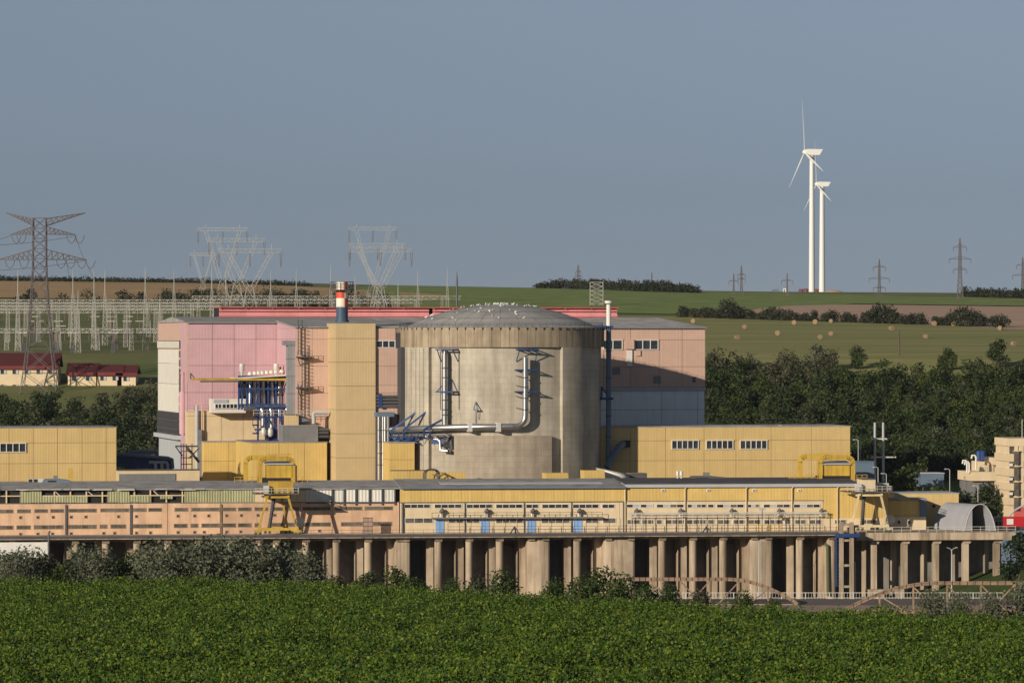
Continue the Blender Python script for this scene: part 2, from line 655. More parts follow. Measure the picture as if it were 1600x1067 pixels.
patch('stubble_field', np.linspace(-120, 700, 40), ([0, 300, 450, 700], [440, 443, 447, 462]), ([0, 300, 500, 620, 700], [466, 471, 476, 473, 468]), MAT['stubble'], .3)
patch('corn_field', np.linspace(560, 1330, 44), ([560, 620, 1000, 1180, 1330], [450, 447.5, 454.5, 458.5, 461]),
      ([560, 640, 1050, 1180, 1330], [452, 483, 492, 484, 476]), MAT['corn'], .3)
patch('far_crop_field', np.linspace(1325, 1720, 24), ([1300, 1600], [461, 468]), ([1300, 1600], [475, 479]), MAT['corn'], .3)
patch('ploughed_field', np.linspace(1165, 1720, 30), ([1165, 1230, 1330, 1600], [486, 479, 477, 480.5]), ([1165, 1230, 1600], [488, 500, 516]), MAT['plough'], .35)
patch('hay_field', np.linspace(900, 1720, 44), ([900, 1060, 1300, 1600], [493, 496, 503, 515]), ([900, 1720], [588, 588]), MAT['hay'], .3, n=24)


# ---------------------------------------------------------------- vegetation
def leaves(centres, radii, n, size, flat=.35, shell=.55, seed=0, up=0.0):
    """n leaf-sized faces spread through ellipsoids, denser near their skin"""
    g = np.random.default_rng(seed)
    C = np.asarray(centres, float); Rr = np.asarray(radii, float)
    vol = (Rr.prod(1)) ** (2 / 3)
    idx = g.choice(len(C), n, p=vol / vol.sum())
    d = g.normal(size=(n, 3)); d /= np.linalg.norm(d, axis=1)[:, None]
    r = (shell + (1 - shell) * g.random(n) ** .6) * (1 + .18 * g.normal(size=n))
    p = C[idx] + d * Rr[idx] * r[:, None]
    nrm = d * .8 + g.normal(size=(n, 3)) * .7 + np.array([0, 0, up])
    nrm /= np.linalg.norm(nrm, axis=1)[:, None]
    t = np.cross(nrm, g.normal(size=(n, 3))); t /= np.linalg.norm(t, axis=1)[:, None]
    b = np.cross(nrm, t)
    s = size * (.6 + .8 * g.random(n))[:, None]
    V = np.stack([p - t * s, p - b * s * .55 + nrm * s * .15, p + t * s, p + b * s * .55 + nrm * s * .15], 1).reshape(-1, 3)
    Q = np.arange(n * 4).reshape(n, 4)
    return V, Q


def crown_blobs(seed, h, r, n=9, base=.3, top=1.0):
    g = np.random.default_rng(seed)
    cs, rs = [], []
    for k in range(n):
        t = base + (top - base) * (k + .5) / n
        w = r * (math.sin(math.pi * min(1, .22 + .78 * (t - base) / (1 - base + .001)) ** .9) * .75 + .15)
        a = g.random() * 6.28
        q = w * (.35 + .45 * g.random())
        cs.append((q * math.cos(a), q * math.sin(a), h * t))
        s = r * (.38 + .24 * g.random())
        rs.append((s, s, s * .8))
    return cs, rs


def trunk_mb(seed, h, r, limbs=5):
    g = np.random.default_rng(seed + 50)
    mb = MB()
    mb.tube([(0, 0, -1.0), (.02 * h, 0, h * .3), (0, .02 * h, h * .75)], [h * .028, h * .02, h * .008], 6)
    for k in range(limbs):
        a = g.random() * 6.28
        z = h * (.22 + .1 * k)
        q = r * (.5 + .3 * g.random())
        mb.tube([(0, 0, z), (q * .5 * math.cos(a), q * .5 * math.sin(a), z + h * .1), (q * math.cos(a), q * math.sin(a), z + h * .22)],
                [h * .012, h * .009, h * .004], 5)
    return mb


TREES = {}


def tree_kind(key, h, r, mat, n, size, base=.25, blobs=10, variants=3):
    out = []
    for v in range(variants):
        sd_ = sum(map(ord, key)) * 3 + v * 17
        cs, rs = crown_blobs(sd_, h, r, blobs, base)
        V, Q = leaves(cs, rs, n, size, seed=sd_)
        out.append((np_mesh(key + '_crown', V, Q, mat), mesh_from(trunk_mb(sd_, h, r), key + '_trunk', MAT['trunk'])))
    TREES[key] = out


tree_kind('dark_tree', 10, 4.2, LEAF['dark'], 1500, .42)
tree_kind('green_tree', 8, 4.0, LEAF['mid'], 1400, .40, .18)
tree_kind('silver_tree', 8, 4.0, LEAF['silver'], 1500, .34, .15)
tree_kind('olive_bush', 5, 3.4, LEAF['olive'], 1300, .30, .05)
tree_kind('silver_bush', 6, 4.0, LEAF['silver'], 2600, .22, .04, 12)
tree_kind('green_bush', 4, 2.8, LEAF['mid'], 1500, .20, .04, 10)
tree_kind('hedge_bush', 4.6, 4.2, LEAF['hedge'], 900, .42, .05, 9)
tree_kind('poplar', 13, 2.6, LEAF['dark'], 1300, .40, .12, 12)


def tree(key, name, label, cat, loc, s=1.0, group=None, v=None):
    crown, trunk = TREES[key][random.randrange(3) if v is None else v]
    o = bpy.data.objects.new(name, None)
    COL.objects.link(o)
    o.location = loc
    o.rotation_euler = (0, 0, random.random() * 6.28)
    k = s * random.uniform(.92, 1.08)
    o.scale = (k * random.uniform(.9, 1.15), k * random.uniform(.9, 1.15), k)
    for nm, me in (('crown', crown), ('trunk', trunk)):
        c = bpy.data.objects.new(nm, me)
        COL.objects.link(c)
        c.parent = o
    return tag(o, label, cat, group)


def mass(name, spots, mat, leaves_per, size, label):
    """a wood that reads as one mass: crowns of many trees in one object"""
    Vs, Qs, n0 = [], [], 0
    for i, (x, y, z, h, r) in enumerate(spots):
        cs, rs = crown_blobs(i * 3 + len(spots), h, r, 7, .12)
        cs = [(a + x, b + y, c + z) for a, b, c in cs]
        V, Q = leaves(cs, rs, leaves_per, size, seed=i + 1000)
        Vs.append(V); Qs.append(Q + n0); n0 += len(V)
    me = np_mesh(name, np.concatenate(Vs), np.concatenate(Qs), mat)
    o = bpy.data.objects.new(name, me)
    COL.objects.link(o)
    o['kind'] = 'stuff'
    o['label'] = label
    return o


# the wooded bank on the right and on the left, one mass each with a few trees that stand out
def bank(px0, px1, r0, r1, n, top):
    out = []
    for _ in range(n):
        px = random.uniform(px0, px1)
        lo = max(r0, np.interp(px, *top))
        row = lo + (r1 - lo) * random.random() ** .85
        g = G(px, row)
        h = random.uniform(4.5, 8.5)
        out.append((g.x, g.y, g.z - .5, h, h * random.uniform(.42, .6)))
    return out


topR = ([1000, 1100, 1230, 1290, 1400, 1450, 1540, 1600, 1800], [594, 594, 600, 592, 602, 600, 586, 580, 574])
mass('wooded_bank', bank(1085, 1680, 556, 752, 400, topR), LEAF['dark'], 620, .40, 'dark wooded bank rising behind the yellow hall on the right')
mass('scrub_bank', bank(1085, 1680, 556, 740, 110, topR), LEAF['mid'], 520, .36, 'greener scrub scattered over the wooded bank on the right')
mass('dry_scrub', bank(1085, 1330, 575, 625, 70, ([1000, 1230, 1330], [580, 586, 584])), LEAF['olive'], 300, .42, 'dry grey scrub along the upper edge of the right bank')
mass('silver_scrub', bank(1085, 1680, 562, 735, 60, topR), LEAF['olive'], 420, .34, 'olive grey crowns scattered through the right wood')
mass('light_green_crowns', bank(1085, 1680, 575, 740, 34, topR), LEAF['lime'], 420, .34, 'yellowish green crowns scattered through the right wood')
mass('left_woodland', bank(-60, 262, 612, 740, 110, ([-100, 150, 215, 300], [652, 650, 640, 630])), LEAF['dark'], 600, .38, 'dark woodland below the switchyard on the left')
mass('left_scrub', bank(-60, 262, 612, 735, 50, ([-100, 150, 215, 300], [648, 645, 632, 622])), LEAF['olive'], 340, .42, 'olive scrub among the left woodland below the switchyard')
mass('ridge_wood', [(*G(px, np.interp(px, [840, 1000, 1100], [449, 456, 459])), random.uniform(2.6, 5.2) * np.interp(px, [842, 870, 1060, 1088], [.4, 1, 1, .5]), random.uniform(3, 5)) for px in np.linspace(842, 1088, 60)]
     + [(*G(px, np.interp(px, [1480, 1600, 1700], [463, 466, 467])), random.uniform(2, 4.5), random.uniform(3, 4.5)) for px in np.linspace(1505, 1690, 34)],
     LEAF['hedge'], 260, .5, 'dark line of far trees along the ridge')
mass('left_ridge_wood', [(*G(px, np.interp(px, [0, 300, 480], [439, 443, 448])), random.uniform(.7, 1.6), random.uniform(3, 5)) for px in np.linspace(-60, 480, 80)],
     LEAF['hedge'], 150, .5, 'low dark tree line on the left ridge behind the switchyard')
mass('left_hedge', [(*G(px, random.uniform(470, 481)), random.uniform(2, 5.5), random.uniform(3, 6)) for px in list(rng.uniform(-40, 250, 12)) + list(rng.uniform(255, 600, 52))],
     LEAF['hedge'], 240, .5, 'dark hedge between the stubble field and the switchyard')

HEDGE = [1068, 1085, 1100, 1112, 1124, 1136, 1148, 1158, 1172, 1190, 1205, 1218, 1232, 1246, 1258, 1270, 1290, 1302, 1322, 1334, 1352, 1362, 1374, 1386, 1396,
         1410, 1424, 1436, 1462, 1474, 1486, 1502, 1512, 1522, 1534, 1552, 1566]
ONES = ['', 'first', 'second', 'third', 'fourth', 'fifth', 'sixth', 'seventh', 'eighth', 'ninth', 'tenth', 'eleventh', 'twelfth', 'thirteenth', 'fourteenth', 'fifteenth', 'sixteenth', 'seventeenth', 'eighteenth', 'nineteenth']


def nth(k):
    return ONES[k] if k < 20 else {20: 'twentieth', 30: 'thirtieth'}.get(k) or ({2: 'twenty-', 3: 'thirty-'}[k // 10] + ONES[k % 10])


for i, px in enumerate(HEDGE):
    big = px in (1136, 1148, 1362, 1374, 1386, 1502, 1512, 1522)
    g = G(px, np.interp(px, [1060, 1300, 1600], [496.5, 504, 514]))
    tree('hedge_bush', 'hedge_bush', ('large' if big else 'low') + f' dark hedgerow bush above the hay field, {nth(i + 1)} from the left', 'bush', g, random.uniform(1.0, 1.35) if big else random.uniform(.55, .9),
         'hedgerow bushes across the hill')

for px, row, k, s, nm, lab in [
        (1275, 584, 'silver_tree', 1.0, 'silver_tree', 'large silvery tree at the upper edge of the bank against the hay field'),
        (1180, 598, 'silver_tree', .7, 'silver_tree', 'grey bushy tree near the pink hall on the upper bank'),
        (1465, 712, 'silver_tree', 1.0, 'silver_tree', 'pale silver tree in the middle of the dark right wood'),
        (1535, 716, 'olive_bush', 1.1, 'olive_bush', 'brownish bush left of the tall cream block'),
        (1575, 702, 'silver_tree', .8, 'silver_tree', 'grey tree behind the roof of the tall cream block'),
        (1375, 690, 'olive_bush', 1.0, 'olive_bush', 'olive bush behind the twin concrete posts'),
        (1350, 640, 'green_tree', 1.0, 'green_tree', 'yellowish green tree on the bank above the twin posts'),
        (1195, 640, 'green_tree', 1.0, 'green_tree', 'bright green tree on the bank right of the grey hall wall'),
        (1290, 660, 'green_tree', 1.1, 'green_tree', 'broad green tree on the bank behind the yellow hall'),
        (1340, 578, 'dark_tree', .7, 'dark_tree', 'dark tree at the field edge right of the silvery tree'),
        (1480, 582, 'dark_tree', .75, 'dark_tree', 'dark tree on the bank top below a straw bale'),
        (1560, 576, 'dark_tree', .8, 'dark_tree', 'dark tree standing highest at the right end of the bank'),
        (230, 745, 'olive_bush', 1.3, 'olive_bush', 'pale feathery bush left of the white end wall'),
        (205, 640, 'olive_bush', 1.2, 'olive_bush', 'grey green bush between red roofed house and white wall'),
        (30, 690, 'olive_bush', .9, 'olive_bush', 'olive bush behind the left yellow hall')]:
    tree(k, nm, lab, 'tree' if 'tree' in nm else 'bush', G(px, row) - Vector((0, 0, .4)), s)

# bushes along the far edge of the vineyard
for px, top, k, Y, lab in [
        (12, 862, 'silver_bush', 694, 'grey bush at the far left before the white wall'),
        (48, 848, 'silver_bush', 697, 'tall silver bush in front of the white wall'),
        (98, 866, 'green_bush', 692, 'dark green bush between two silver bushes'),
        (126, 850, 'silver_bush', 700, 'feathery silver bush right of the white wall'),
        (172, 866, 'green_bush', 694, 'green bush before the dark deck opening on the left'),
        (205, 856, 'green_bush', 698, 'tall green bush left of the grey thicket'),
        (245, 840, 'silver_bush', 700, 'silver bush at the left end of the grey thicket'),
        (290, 848, 'silver_bush', 695, 'round silver bush in the grey thicket'),
        (335, 842, 'silver_bush', 700, 'dense silver bush in the middle of the grey thicket'),
        (378, 848, 'silver_bush', 696, 'silver bush just left of the yellow gantry crane foot'),
        (415, 866, 'green_bush', 694, 'low bush below the yellow gantry crane'),
        (446, 845, 'silver_bush', 700, 'tall silver bush under the right foot of the yellow crane'),
        (30, 858, 'silver_bush', 690, 'silver bush between the two leftmost grey bushes'),
        (75, 862, 'olive_bush', 696, 'olive bush at the right end of the white wall'),
        (150, 860, 'silver_bush', 691, 'grey bush left of the first open deck bay'),
        (225, 852, 'silver_bush', 693, 'grey bush where the thicket begins'),
        (268, 846, 'silver_bush', 690, 'full grey bush behind the vineyard edge in the thicket'),
        (312, 845, 'silver_bush', 690, 'full silver bush in the thicket below the rusty drain pipe'),
        (357, 846, 'silver_bush', 690, 'grey bush right of the rusty drain pipe line'),
        (398, 852, 'silver_bush', 690, 'grey bush before the left crane foot'),
        (470, 862, 'silver_bush', 690, 'grey bush right of the crane below the deck edge'),
        (492, 872, 'silver_bush', 690, 'low silver bush before the first free columns'),
        (520, 893, 'olive_bush', 684, 'small grey bush at the foot of the first columns'),
        (575, 884, 'green_bush', 668, 'green shrub between the second and third columns'),
        (618, 878, 'green_bush', 660, 'spreading green shrub before the double column'),
        (650, 892, 'green_bush', 655, 'low green shrub right of the double column'),
        (705, 898, 'green_bush', 642, 'low green shrub before the fifth column'),
        (742, 898, 'olive_bush', 636, 'low dusty shrub at the sixth column'),
        (790, 888, 'green_bush', 628, 'green shrub left of the broad concrete pier'),
        (868, 896, 'green_bush', 613, 'green shrub right of the broad concrete pier'),
        (905, 893, 'green_bush', 607, 'green shrub before the slim column beside the broad pier'),
        (935, 880, 'green_bush', 602, 'tallest green shrub in the middle of the field edge'),
        (965, 886, 'green_bush', 597, 'bushy green shrub below the widest concrete pier'),
        (1010, 908, 'green_bush', 588, 'dark shrub under the left end of the rusty arch'),
        (1042, 912, 'green_bush', 582, 'small dark shrub under the rusty arch'),
        (1090, 922, 'olive_bush', 576, 'low dry shrub below the left arch'),
        (1165, 920, 'green_bush', 568, 'low green shrub below the falling end of the left arch'),
        (1210, 928, 'green_bush', 562, 'green shrub where the left arch meets the road'),
        (1455, 918, 'silver_bush', 548, 'low grey bush in front of the right arch'),
        (1500, 922, 'silver_bush', 545, 'grey bush before the second hanger of the right arch'),
        (1545, 920, 'silver_bush', 542, 'broad grey bush near the right picture edge'),
        (1598, 900, 'silver_bush', 545, 'tall grey bush at the right picture edge')]:
    x = (px - CX) / F * Y
    z0 = float(fore(np.array(x), np.array(Y)))
    zt = CZ - (top - CY) / F * Y
    hh = {'silver_bush': 7.2, 'green_bush': 5.4, 'olive_bush': 6.4}[k]
    tree(k, k, lab, 'bush', (x, Y, z0 - .3), max(.35, (zt - z0 + .3) / hh))

# the vineyard in front: too many plants to count
g = np.random.default_rng(11)
n = 74000
Yp = g.uniform(372, 690, n) ; xp = g.uniform(-1, 1, n) * .152 * Yp
keep = Yp < np.interp(xp, EX, EY) + g.normal(0, 1.0, n)
Yp, xp = Yp[keep], xp[keep]
wave = np.sin(xp * .21 + Yp * .13) + np.sin(xp * .083 - Yp * .19 + 1.3) + np.sin(xp * .47 + 2 * np.sin(Yp * .11)) + 1.3 * np.sin((Yp + .12 * xp) * 2 * math.pi / 6.0 + .5 * np.sin(xp * .11))
keep = g.random(len(Yp)) < np.clip(.72 + .20 * wave, .16, 1)
Yp, xp, wave = Yp[keep], xp[keep], wave[keep]
zp = fore(xp, np.minimum(Yp, np.interp(xp, EX, EY)))
edge_ = np.interp(xp, EX, EY) - Yp
hp = .8 + np.where(edge_ < 14, .35 * g.random(len(Yp)), 0) + .26 * wave + g.normal(0, .34, len(Yp))
L_ = 19
m_ = len(Yp) * L_
cx = np.repeat(xp, L_) + g.normal(0, .42, m_)
cy = np.repeat(Yp, L_) + g.normal(0, .42, m_)
cz = np.repeat(zp, L_) + np.clip(np.repeat(hp, L_), .3, 2) * (.35 + .75 * g.random(m_)) + np.where(g.random(m_) < .05, .45, 0)
nr = np.stack([g.normal(-.25, .7, m_), g.normal(-.4, .7, m_), np.abs(g.normal(.45, .5, m_))], 1)
nr /= np.linalg.norm(nr, axis=1)[:, None]
tt = np.cross(nr, g.normal(size=(m_, 3))); tt /= np.linalg.norm(tt, axis=1)[:, None]
bb = np.cross(nr, tt)
ss = (.09 + .125 * g.random(m_))[:, None]
pp = np.stack([cx, cy, cz], 1)
V = np.stack([pp - tt * ss, pp - bb * ss * .7, pp + tt * ss, pp + bb * ss * .7], 1).reshape(-1, 3)
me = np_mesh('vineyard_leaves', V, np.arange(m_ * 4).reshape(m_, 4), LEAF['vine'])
o = bpy.data.objects.new('vineyard_leaves', me)
COL.objects.link(o)
tag(o, 'dense green vine leaves covering the field in the foreground', None, None, 'stuff')

# ================================================================ the plant: large buildings
def cells(parent, us, zs, v, mat, name='panel', gap=.10, t=.14, skip=()):
    for i in range(len(us) - 1):
        for j in range(len(zs) - 1):
            if (i, j) in skip:
                continue
            part(MB().box(us[i] + gap / 2, us[i + 1] - gap / 2, v - t, v, zs[j] + gap / 2, zs[j + 1] - gap / 2), name, mat, parent)


def cells_side(parent, vs, zs, u, mat, name='panel', gap=.10, t=.14):
    """panels on the left end wall"""
    for i in range(len(vs) - 1):
        for j in range(len(zs) - 1):
            part(MB().box(u - t, u, vs[i] + gap / 2, vs[i + 1] - gap / 2, zs[j] + gap / 2, zs[j + 1] - gap / 2), name, mat, parent)


def window(parent, px0, px1, r0, r1, v, n, frame='white', glass='glass', fw=.16, proud=.26, name='window', pane_glass=None):
    a, b = P(px0, r0, v), P(px1, r1, v)
    zt, zb = ZR(r0, (a.x + b.x) / 2, v), ZR(r1, (a.x + b.x) / 2, v)
    u0, u1 = a.x, b.x
    m = MB()
    m.box(u0 - fw, u1 + fw, v - proud, v, zt, zt + fw)
    m.box(u0 - fw, u1 + fw, v - proud, v, zb - fw, zb)
    for k in range(n + 1):
        u = u0 + (u1 - u0) * k / n
        m.box(u - fw / 2, u + fw / 2, v - proud, v, zb, zt)
    w = part(m, name, MAT[frame], parent)
    for k in range(n):
        p0 = u0 + (u1 - u0) * k / n + fw / 2
        p1 = u0 + (u1 - u0) * (k + 1) / n - fw / 2
        g = glass if pane_glass is None else pane_glass[k % len(pane_glass)]
        part(MB().box(p0, p1, v - .05, v - .005, zb, zt), 'pane', MAT[g], w)
    return w


def pbox(m, px0, px1, r0, r1, v, depth):
    """a box whose front face fills this place of the photograph at depth v"""
    a, b = P(px0, r0, v), P(px1, r1, v)
    um = (a.x + b.x) / 2
    m.box(a.x, b.x, v, v + depth, ZR(r1, um, v), ZR(r0, um, v))
    return m


def zat(row, px, v):
    return P(px, row, v).z


GZ = -.25
VC = 58.0                                   # depth of the reactor axis
UC = U(783, VC)
RW, RR = 22.05, 22.75                       # wall and ring beam radius

# ---- turbine hall: long pink hall behind everything
VT = 94.0
tu0, tu1 = U(293, VT), U(1102, VT)
zE = zat(512, 1050, VT)
zRi = zE + 2.2
zEA = zat(504, 360, VT)                     # the left half of the hall stands a little higher
umid = U(600, VT)
VB = VT + 50
hall = thing('turbine_hall', 'long pink turbine hall with grey pitched roof behind the reactor', 'building', ((tu0 + tu1) / 2, VT + 25, GZ))
part(MB().box(tu0 + .3, umid, VT + .15, VB, GZ, zEA - .05), 'wall', MAT['joint'], hall)
part(MB().box(umid + .01, tu1 - .3, VT + .15, VB, GZ, zE - .05), 'wall', MAT['joint'], hall)
zPk = zat(605, 1020, VT)
zrows = [zat(r, 360, VT) for r in (645, 613, 571, 530, 506)]
zrows = [zPk - 6] + zrows[:-1] + [zEA]
seg = [tu0] + [U(p, VT) for p in (332, 366, 400, 440, 470, 530)]
cells(hall, seg, zrows, VT + .15, MAT['pink'], gap=.09)
segr = [U(p, VT) for p in (760, 800, 840, 880, 915, 943, 985, 1030, 1066)] + [tu1]
cells(hall, segr, [zPk, zat(573, 1020, VT), zat(531, 1020, VT), zE], VT + .15, MAT['salmon'], gap=.09)
part(MB().box(segr[0], tu1 + .12, VT - .25, VT + .15, zPk - .75, zPk - .05), 'ledge', MAT['greyblue'], hall)
cells(hall, [segr[0], U(900, VT), U(1034, VT), U(1090, VT), tu1 - .15], [GZ, zat(640, 1020, VT), zPk - .75], VT + .15, MAT['palegrey'], name='lower_panel', gap=.09, t=.05)
# roof with a hipped right end
rm = MB()
zo = zE + .12
uh = U(1025, VT + 25)
rm.add([(umid, VT - .5, zo), (tu1 + .3, VT - .5, zo), (uh, VT + 24, zRi + .25), (umid, VT + 24, zRi + .25), (umid, VB + .5, zo), (tu1 + .3, VB + .5, zo)],
       [(0, 1, 2, 3), (3, 2, 5, 4), (1, 5, 2), (0, 3, 4)])
rf = part(rm, 'roof', MAT['roof'], hall)
part(MB().box(umid, tu1 + .3, VT - .56, VT - .5, zo - .35, zo + .05), 'gutter', MAT['grey'], rf)
zoA = zEA + .12
zRA = zat(496.5, 270, VT + 24)
rm = MB().add([(tu0 - .4, VT - .5, zoA), (umid - .02, VT - .5, zoA), (umid - .02, VT + 24, zRA + .2), (tu0 - .4, VT + 24, zRA + .2), (tu0 - .4, VB + .5, zoA), (umid - .02, VB + .5, zoA)],
              [(0, 1, 2, 3), (3, 2, 5, 4), (0, 3, 4), (1, 5, 2)])
rf = part(rm, 'roof', MAT['roof'], hall)
part(MB().box(tu0 - .4, umid - .02, VT - .56, VT - .5, zoA - .3, zoA + .05), 'gutter', MAT['grey'], rf)
# gable end on the left
ge = MB()
ge.prismx([(VT, zE - 12.5), (VB, zE - 5.0), (VB, zEA), (VT + 24, zRA), (VT, zEA)], tu0 - .1, tu0 + .3)
part(ge, 'gable', MAT['salmon'], hall)
vlo = VT + 10.5                              # the white cladding starts behind the pink corner strip
zl = [zat(r, 262, 112) for r in (645, 600, 568, 546)]
cells_side(hall, [vlo + 3.2, VB], zl, tu0, MAT['whitebld'], name='end_panel', gap=.07)
cells_side(hall, [VT + .02, vlo], [GZ + 8, zat(613, 290, 98), zat(571, 290, 98), zEA - .1], tu0, MAT['pink'], name='corner_panel', gap=.07)
lv = MB()
for k in range(20):
    vv = vlo + 2.5 + (VB - vlo - 3) * k / 19
    lv.box(tu0 - .3, tu0 - .1, vv, vv + .5, zat(544, 262, 112), zat(533, 262, 112))
part(lv, 'louvre_band', MAT['whitebld'], hall)
part(MB().box(tu0 - .12, tu0 - .02, vlo + .4, VB - .3, zat(545, 262, 112), zat(532, 262, 112)), 'louvre_backing', MAT['dark'], hall)
for k in range(9):
    za = zat(548 + k * 14, 279, 112)
    part(MB().box(tu0 - .16, tu0 - .02, vlo + .3, vlo + 2.9, za - 1.5, za), 'stair_window', MAT['dusty'], hall)
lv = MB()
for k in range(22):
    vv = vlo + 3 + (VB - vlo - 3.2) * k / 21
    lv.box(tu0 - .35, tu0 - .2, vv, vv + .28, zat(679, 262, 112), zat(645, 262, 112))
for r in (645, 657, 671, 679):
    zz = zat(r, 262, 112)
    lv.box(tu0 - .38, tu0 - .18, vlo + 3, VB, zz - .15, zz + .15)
part(lv, 'intake_grille', MAT['dsteel'], hall)  # bars coloured dark, so the shadow over the grille is in the colour
part(MB().box(tu0 - .18, tu0 - .02, vlo + 3, VB, zat(679, 262, 112), zat(645, 262, 112) - .1), 'grille_backing', MAT['dark'], hall)
part(MB().box(tu0 - 1.2, tu0 - .02, vlo, VB, zat(686, 262, 112), zat(679.5, 262, 112)), 'grille_sill', MAT['greyblue'], hall)
part(MB().box(tu0 + .06, tu0 + .28, vlo, VB - .2, GZ, zat(686.5, 262, 112)), 'base_wall', MAT['greyblue'], hall)
dp = MB().tube([(tu0 - .6, VT + 4, zat(678, 286, 98)), (tu0 - .6, VT + 4, zat(612, 286, 98))], .75, 10)
dp.tube([(tu0 - .6, VT + 4, zat(612, 286, 98)), (tu0 - .6, VT + 4, zat(582, 286, 98)), (tu0 - .6, VT + 7, zat(584, 286, 98))], .28, 8)
part(dp, 'downpipe', MAT['pink'], hall, True)
window(hall, 943, 972, 532, 545.5, VT + .01, 2, 'white', 'glass')
window(hall, 992, 1028, 532, 545.5, VT + .01, 3, 'white', 'glass')
m = MB(); pbox(m, 977.5, 991, 530.5, 545.5, VT - .7, .6)
part(m, 'plant_box', MAT['salmon'], hall)
m = MB(); pbox(m, 980, 988, 547, 572, VT - .35, .3)
part(m, 'white_duct', MAT['white'], hall)
m = MB(); pbox(m, 994, 1001, 547.5, 556, VT - .3, .25)
part(m, 'vent', MAT['salmon'], hall)
for a, b, c, d in [(957, 969, 574, 585), (1021, 1032.5, 587, 599)]:
    m = MB(); pbox(m, a, b, c, d, VT - .1, .08)
    part(m, 'louvre', MAT['grey'], hall)
for r in (589, 593.5):
    m = MB(); pbox(m, 1082, 1087, r, r + 3.5, VT - .1, .08)
    part(m, 'small_window', MAT['glass'], hall)
window(hall, 570, 612, 533, 543, VT - .0, 3)

# ---- roof monitor of the hall
VM = 120.0
mu0, mu1, mug0, mug1 = U(343, VM), U(965, VM), U(671, VM), U(677, VM)
zm0, zm1 = zat(500, 500, VM), zat(480.5, 500, VM)
mon = thing('roof_monitor', 'long rose red roof monitor running above the turbine hall ridge', 'roof monitor', ((mu0 + mu1) / 2, VM + 5, zm0))
for a, b in ((mu0, mug0), (mug1, mu1)):
    n = max(3, int((b - a) / 6.1))
    hz = zm1 - zm0
    for k in range(n):
        x0, x1 = a + (b - a) * k / n, a + (b - a) * (k + 1) / n
        part(MB().prismx([(VM + .05, zm0 + hz * .30), (VM + .75, zm0 + hz * .64), (VM + 4, zm0 + hz * .64), (VM + 4, zm0 + hz * .30)], x0 + .01, x1 - .01), 'lower_sheet', MAT['rose'], mon)
        part(MB().box(x0, x1 - .06, VM + .12, VM + 4, zm0, zm0 + hz * .29), 'skirt_sheet', MAT['red'], mon)
        part(MB().prismx([(VM + .2, zm0 + hz * .70), (VM + .9, zm0 + hz * .92), (VM + 4, zm0 + hz * .92), (VM + 4, zm0 + hz * .70)], x0 + .02, x1 - .02), 'upper_sheet', MAT['rose'], mon)
        part(MB().box(x0 - .07, x0 + .07, VM - .1, VM + .1, zm0 + hz * .9, zm1 + .1), 'bracket', MAT['whitesteel'], mon)
    part(MB().box(a, b, VM + .9, VM + 9, zm0 - .3, zm1 - .15), 'core', MAT['dark'], mon)
    part(MB().box(a - .2, b + .2, VM - .1, VM + 9.4, zm1 - .12, zm1 + .1), 'top_sheet', MAT['red'], mon)
part(MB().box(mug0, mug1, VM + 1.5, VM + 8, zm0 - .3, zm1 - .8), 'joint_box', MAT['dark'], mon)

# ---- service building: salmon block left of the reactor, standing forward of the hall
VS, VQ = 67.0, 57.6               # left part and the forward part beside the drum
su0, su1 = U(462, VS), U(620, VS)
zS = zat(513, 540, VS)
sb = thing('service_building', 'salmon service block between the reactor and the pink hall wall', 'building', ((su0 + su1) / 2, VS + 15, GZ))
part(MB().box(su0 + .2, su1 + 1.5, VS + .15, VT - .3, GZ, zS - .05), 'wall', MAT['joint'], sb)
zr = [GZ + 12, zat(651, 540, VS), zat(614, 540, VS), zat(572, 540, VS), zat(530, 540, VS), zS]
su_ = [su0, U(488, VS), U(515, VS), U(545, VS)]
cells(sb, su_, zr, VS + .15, MAT['salmon'], gap=.06)
q0, q1 = U(578, VQ), U(627, VQ)
zq = [GZ + 12] + [zat(r, 605, VQ) for r in (651, 614, 602, 572, 543.5)]
cells(sb, [q0, q1], zq, VQ + .15, MAT['salmon'], gap=.06)
cells(sb, [q0, U(618, VQ)], [zat(532, 605, VQ), zS], VQ + .15, MAT['salmon'], gap=.06)
part(MB().box(q0 + .1, q1 - .05, VQ + .15, VS + .1, GZ, zS - .1), 'forward_core', MAT['joint'], sb)
cells_side(sb, [VS, VS + 9, VS + 20, VT - .5], [GZ + 14, zat(613, 446, 80), zat(571, 446, 80), zat(530, 446, 80), zS], su0 + .2, MAT['pink'], gap=.07)
m = MB().prismx([(VS, zS), (VT - .5, zS), (VT - .5, zEA + .05)], su0 + .1, su0 + .5)
part(m, 'gable_triangle', MAT['pink'], sb)
m = MB().prismx([(VS - .5, zS + .1), (VT - .7, zEA + .3), (VT - .7, zEA + .5), (VS - .5, zS + .35)], su0 - .3, UC - 14)
part(m, 'roof', MAT['roof'], sb)
window(sb, 588, 617, 533, 542.5, VQ + .12, 3, 'white', 'glass')
m = MB(); pbox(m, 618.5, 627, 520, 543, VQ - .4, 3)
part(m, 'dark_block', MAT['seam'], sb)
m = MB(); pbox(m, 626.8, 633.5, 543, 690, VQ - 4.5, 4.5)
part(m, 'expansion_joint', MAT['seam'], sb)
for k, r in enumerate((619, 624, 629, 634)):
    a, b = P(588, r, VQ - .6), P(628, r, VQ - .6)
    part(MB().tube([(a.x, VQ - .6, a.z), (b.x, VQ - .6, a.z)], .28, 8), 'pipe', MAT['silver'], sb, True)
m = MB(); pbox(m, 592, 597, 615, 637, VQ - 1.0, .25)
part(m, 'pipe_rack', MAT['blue'], sb)
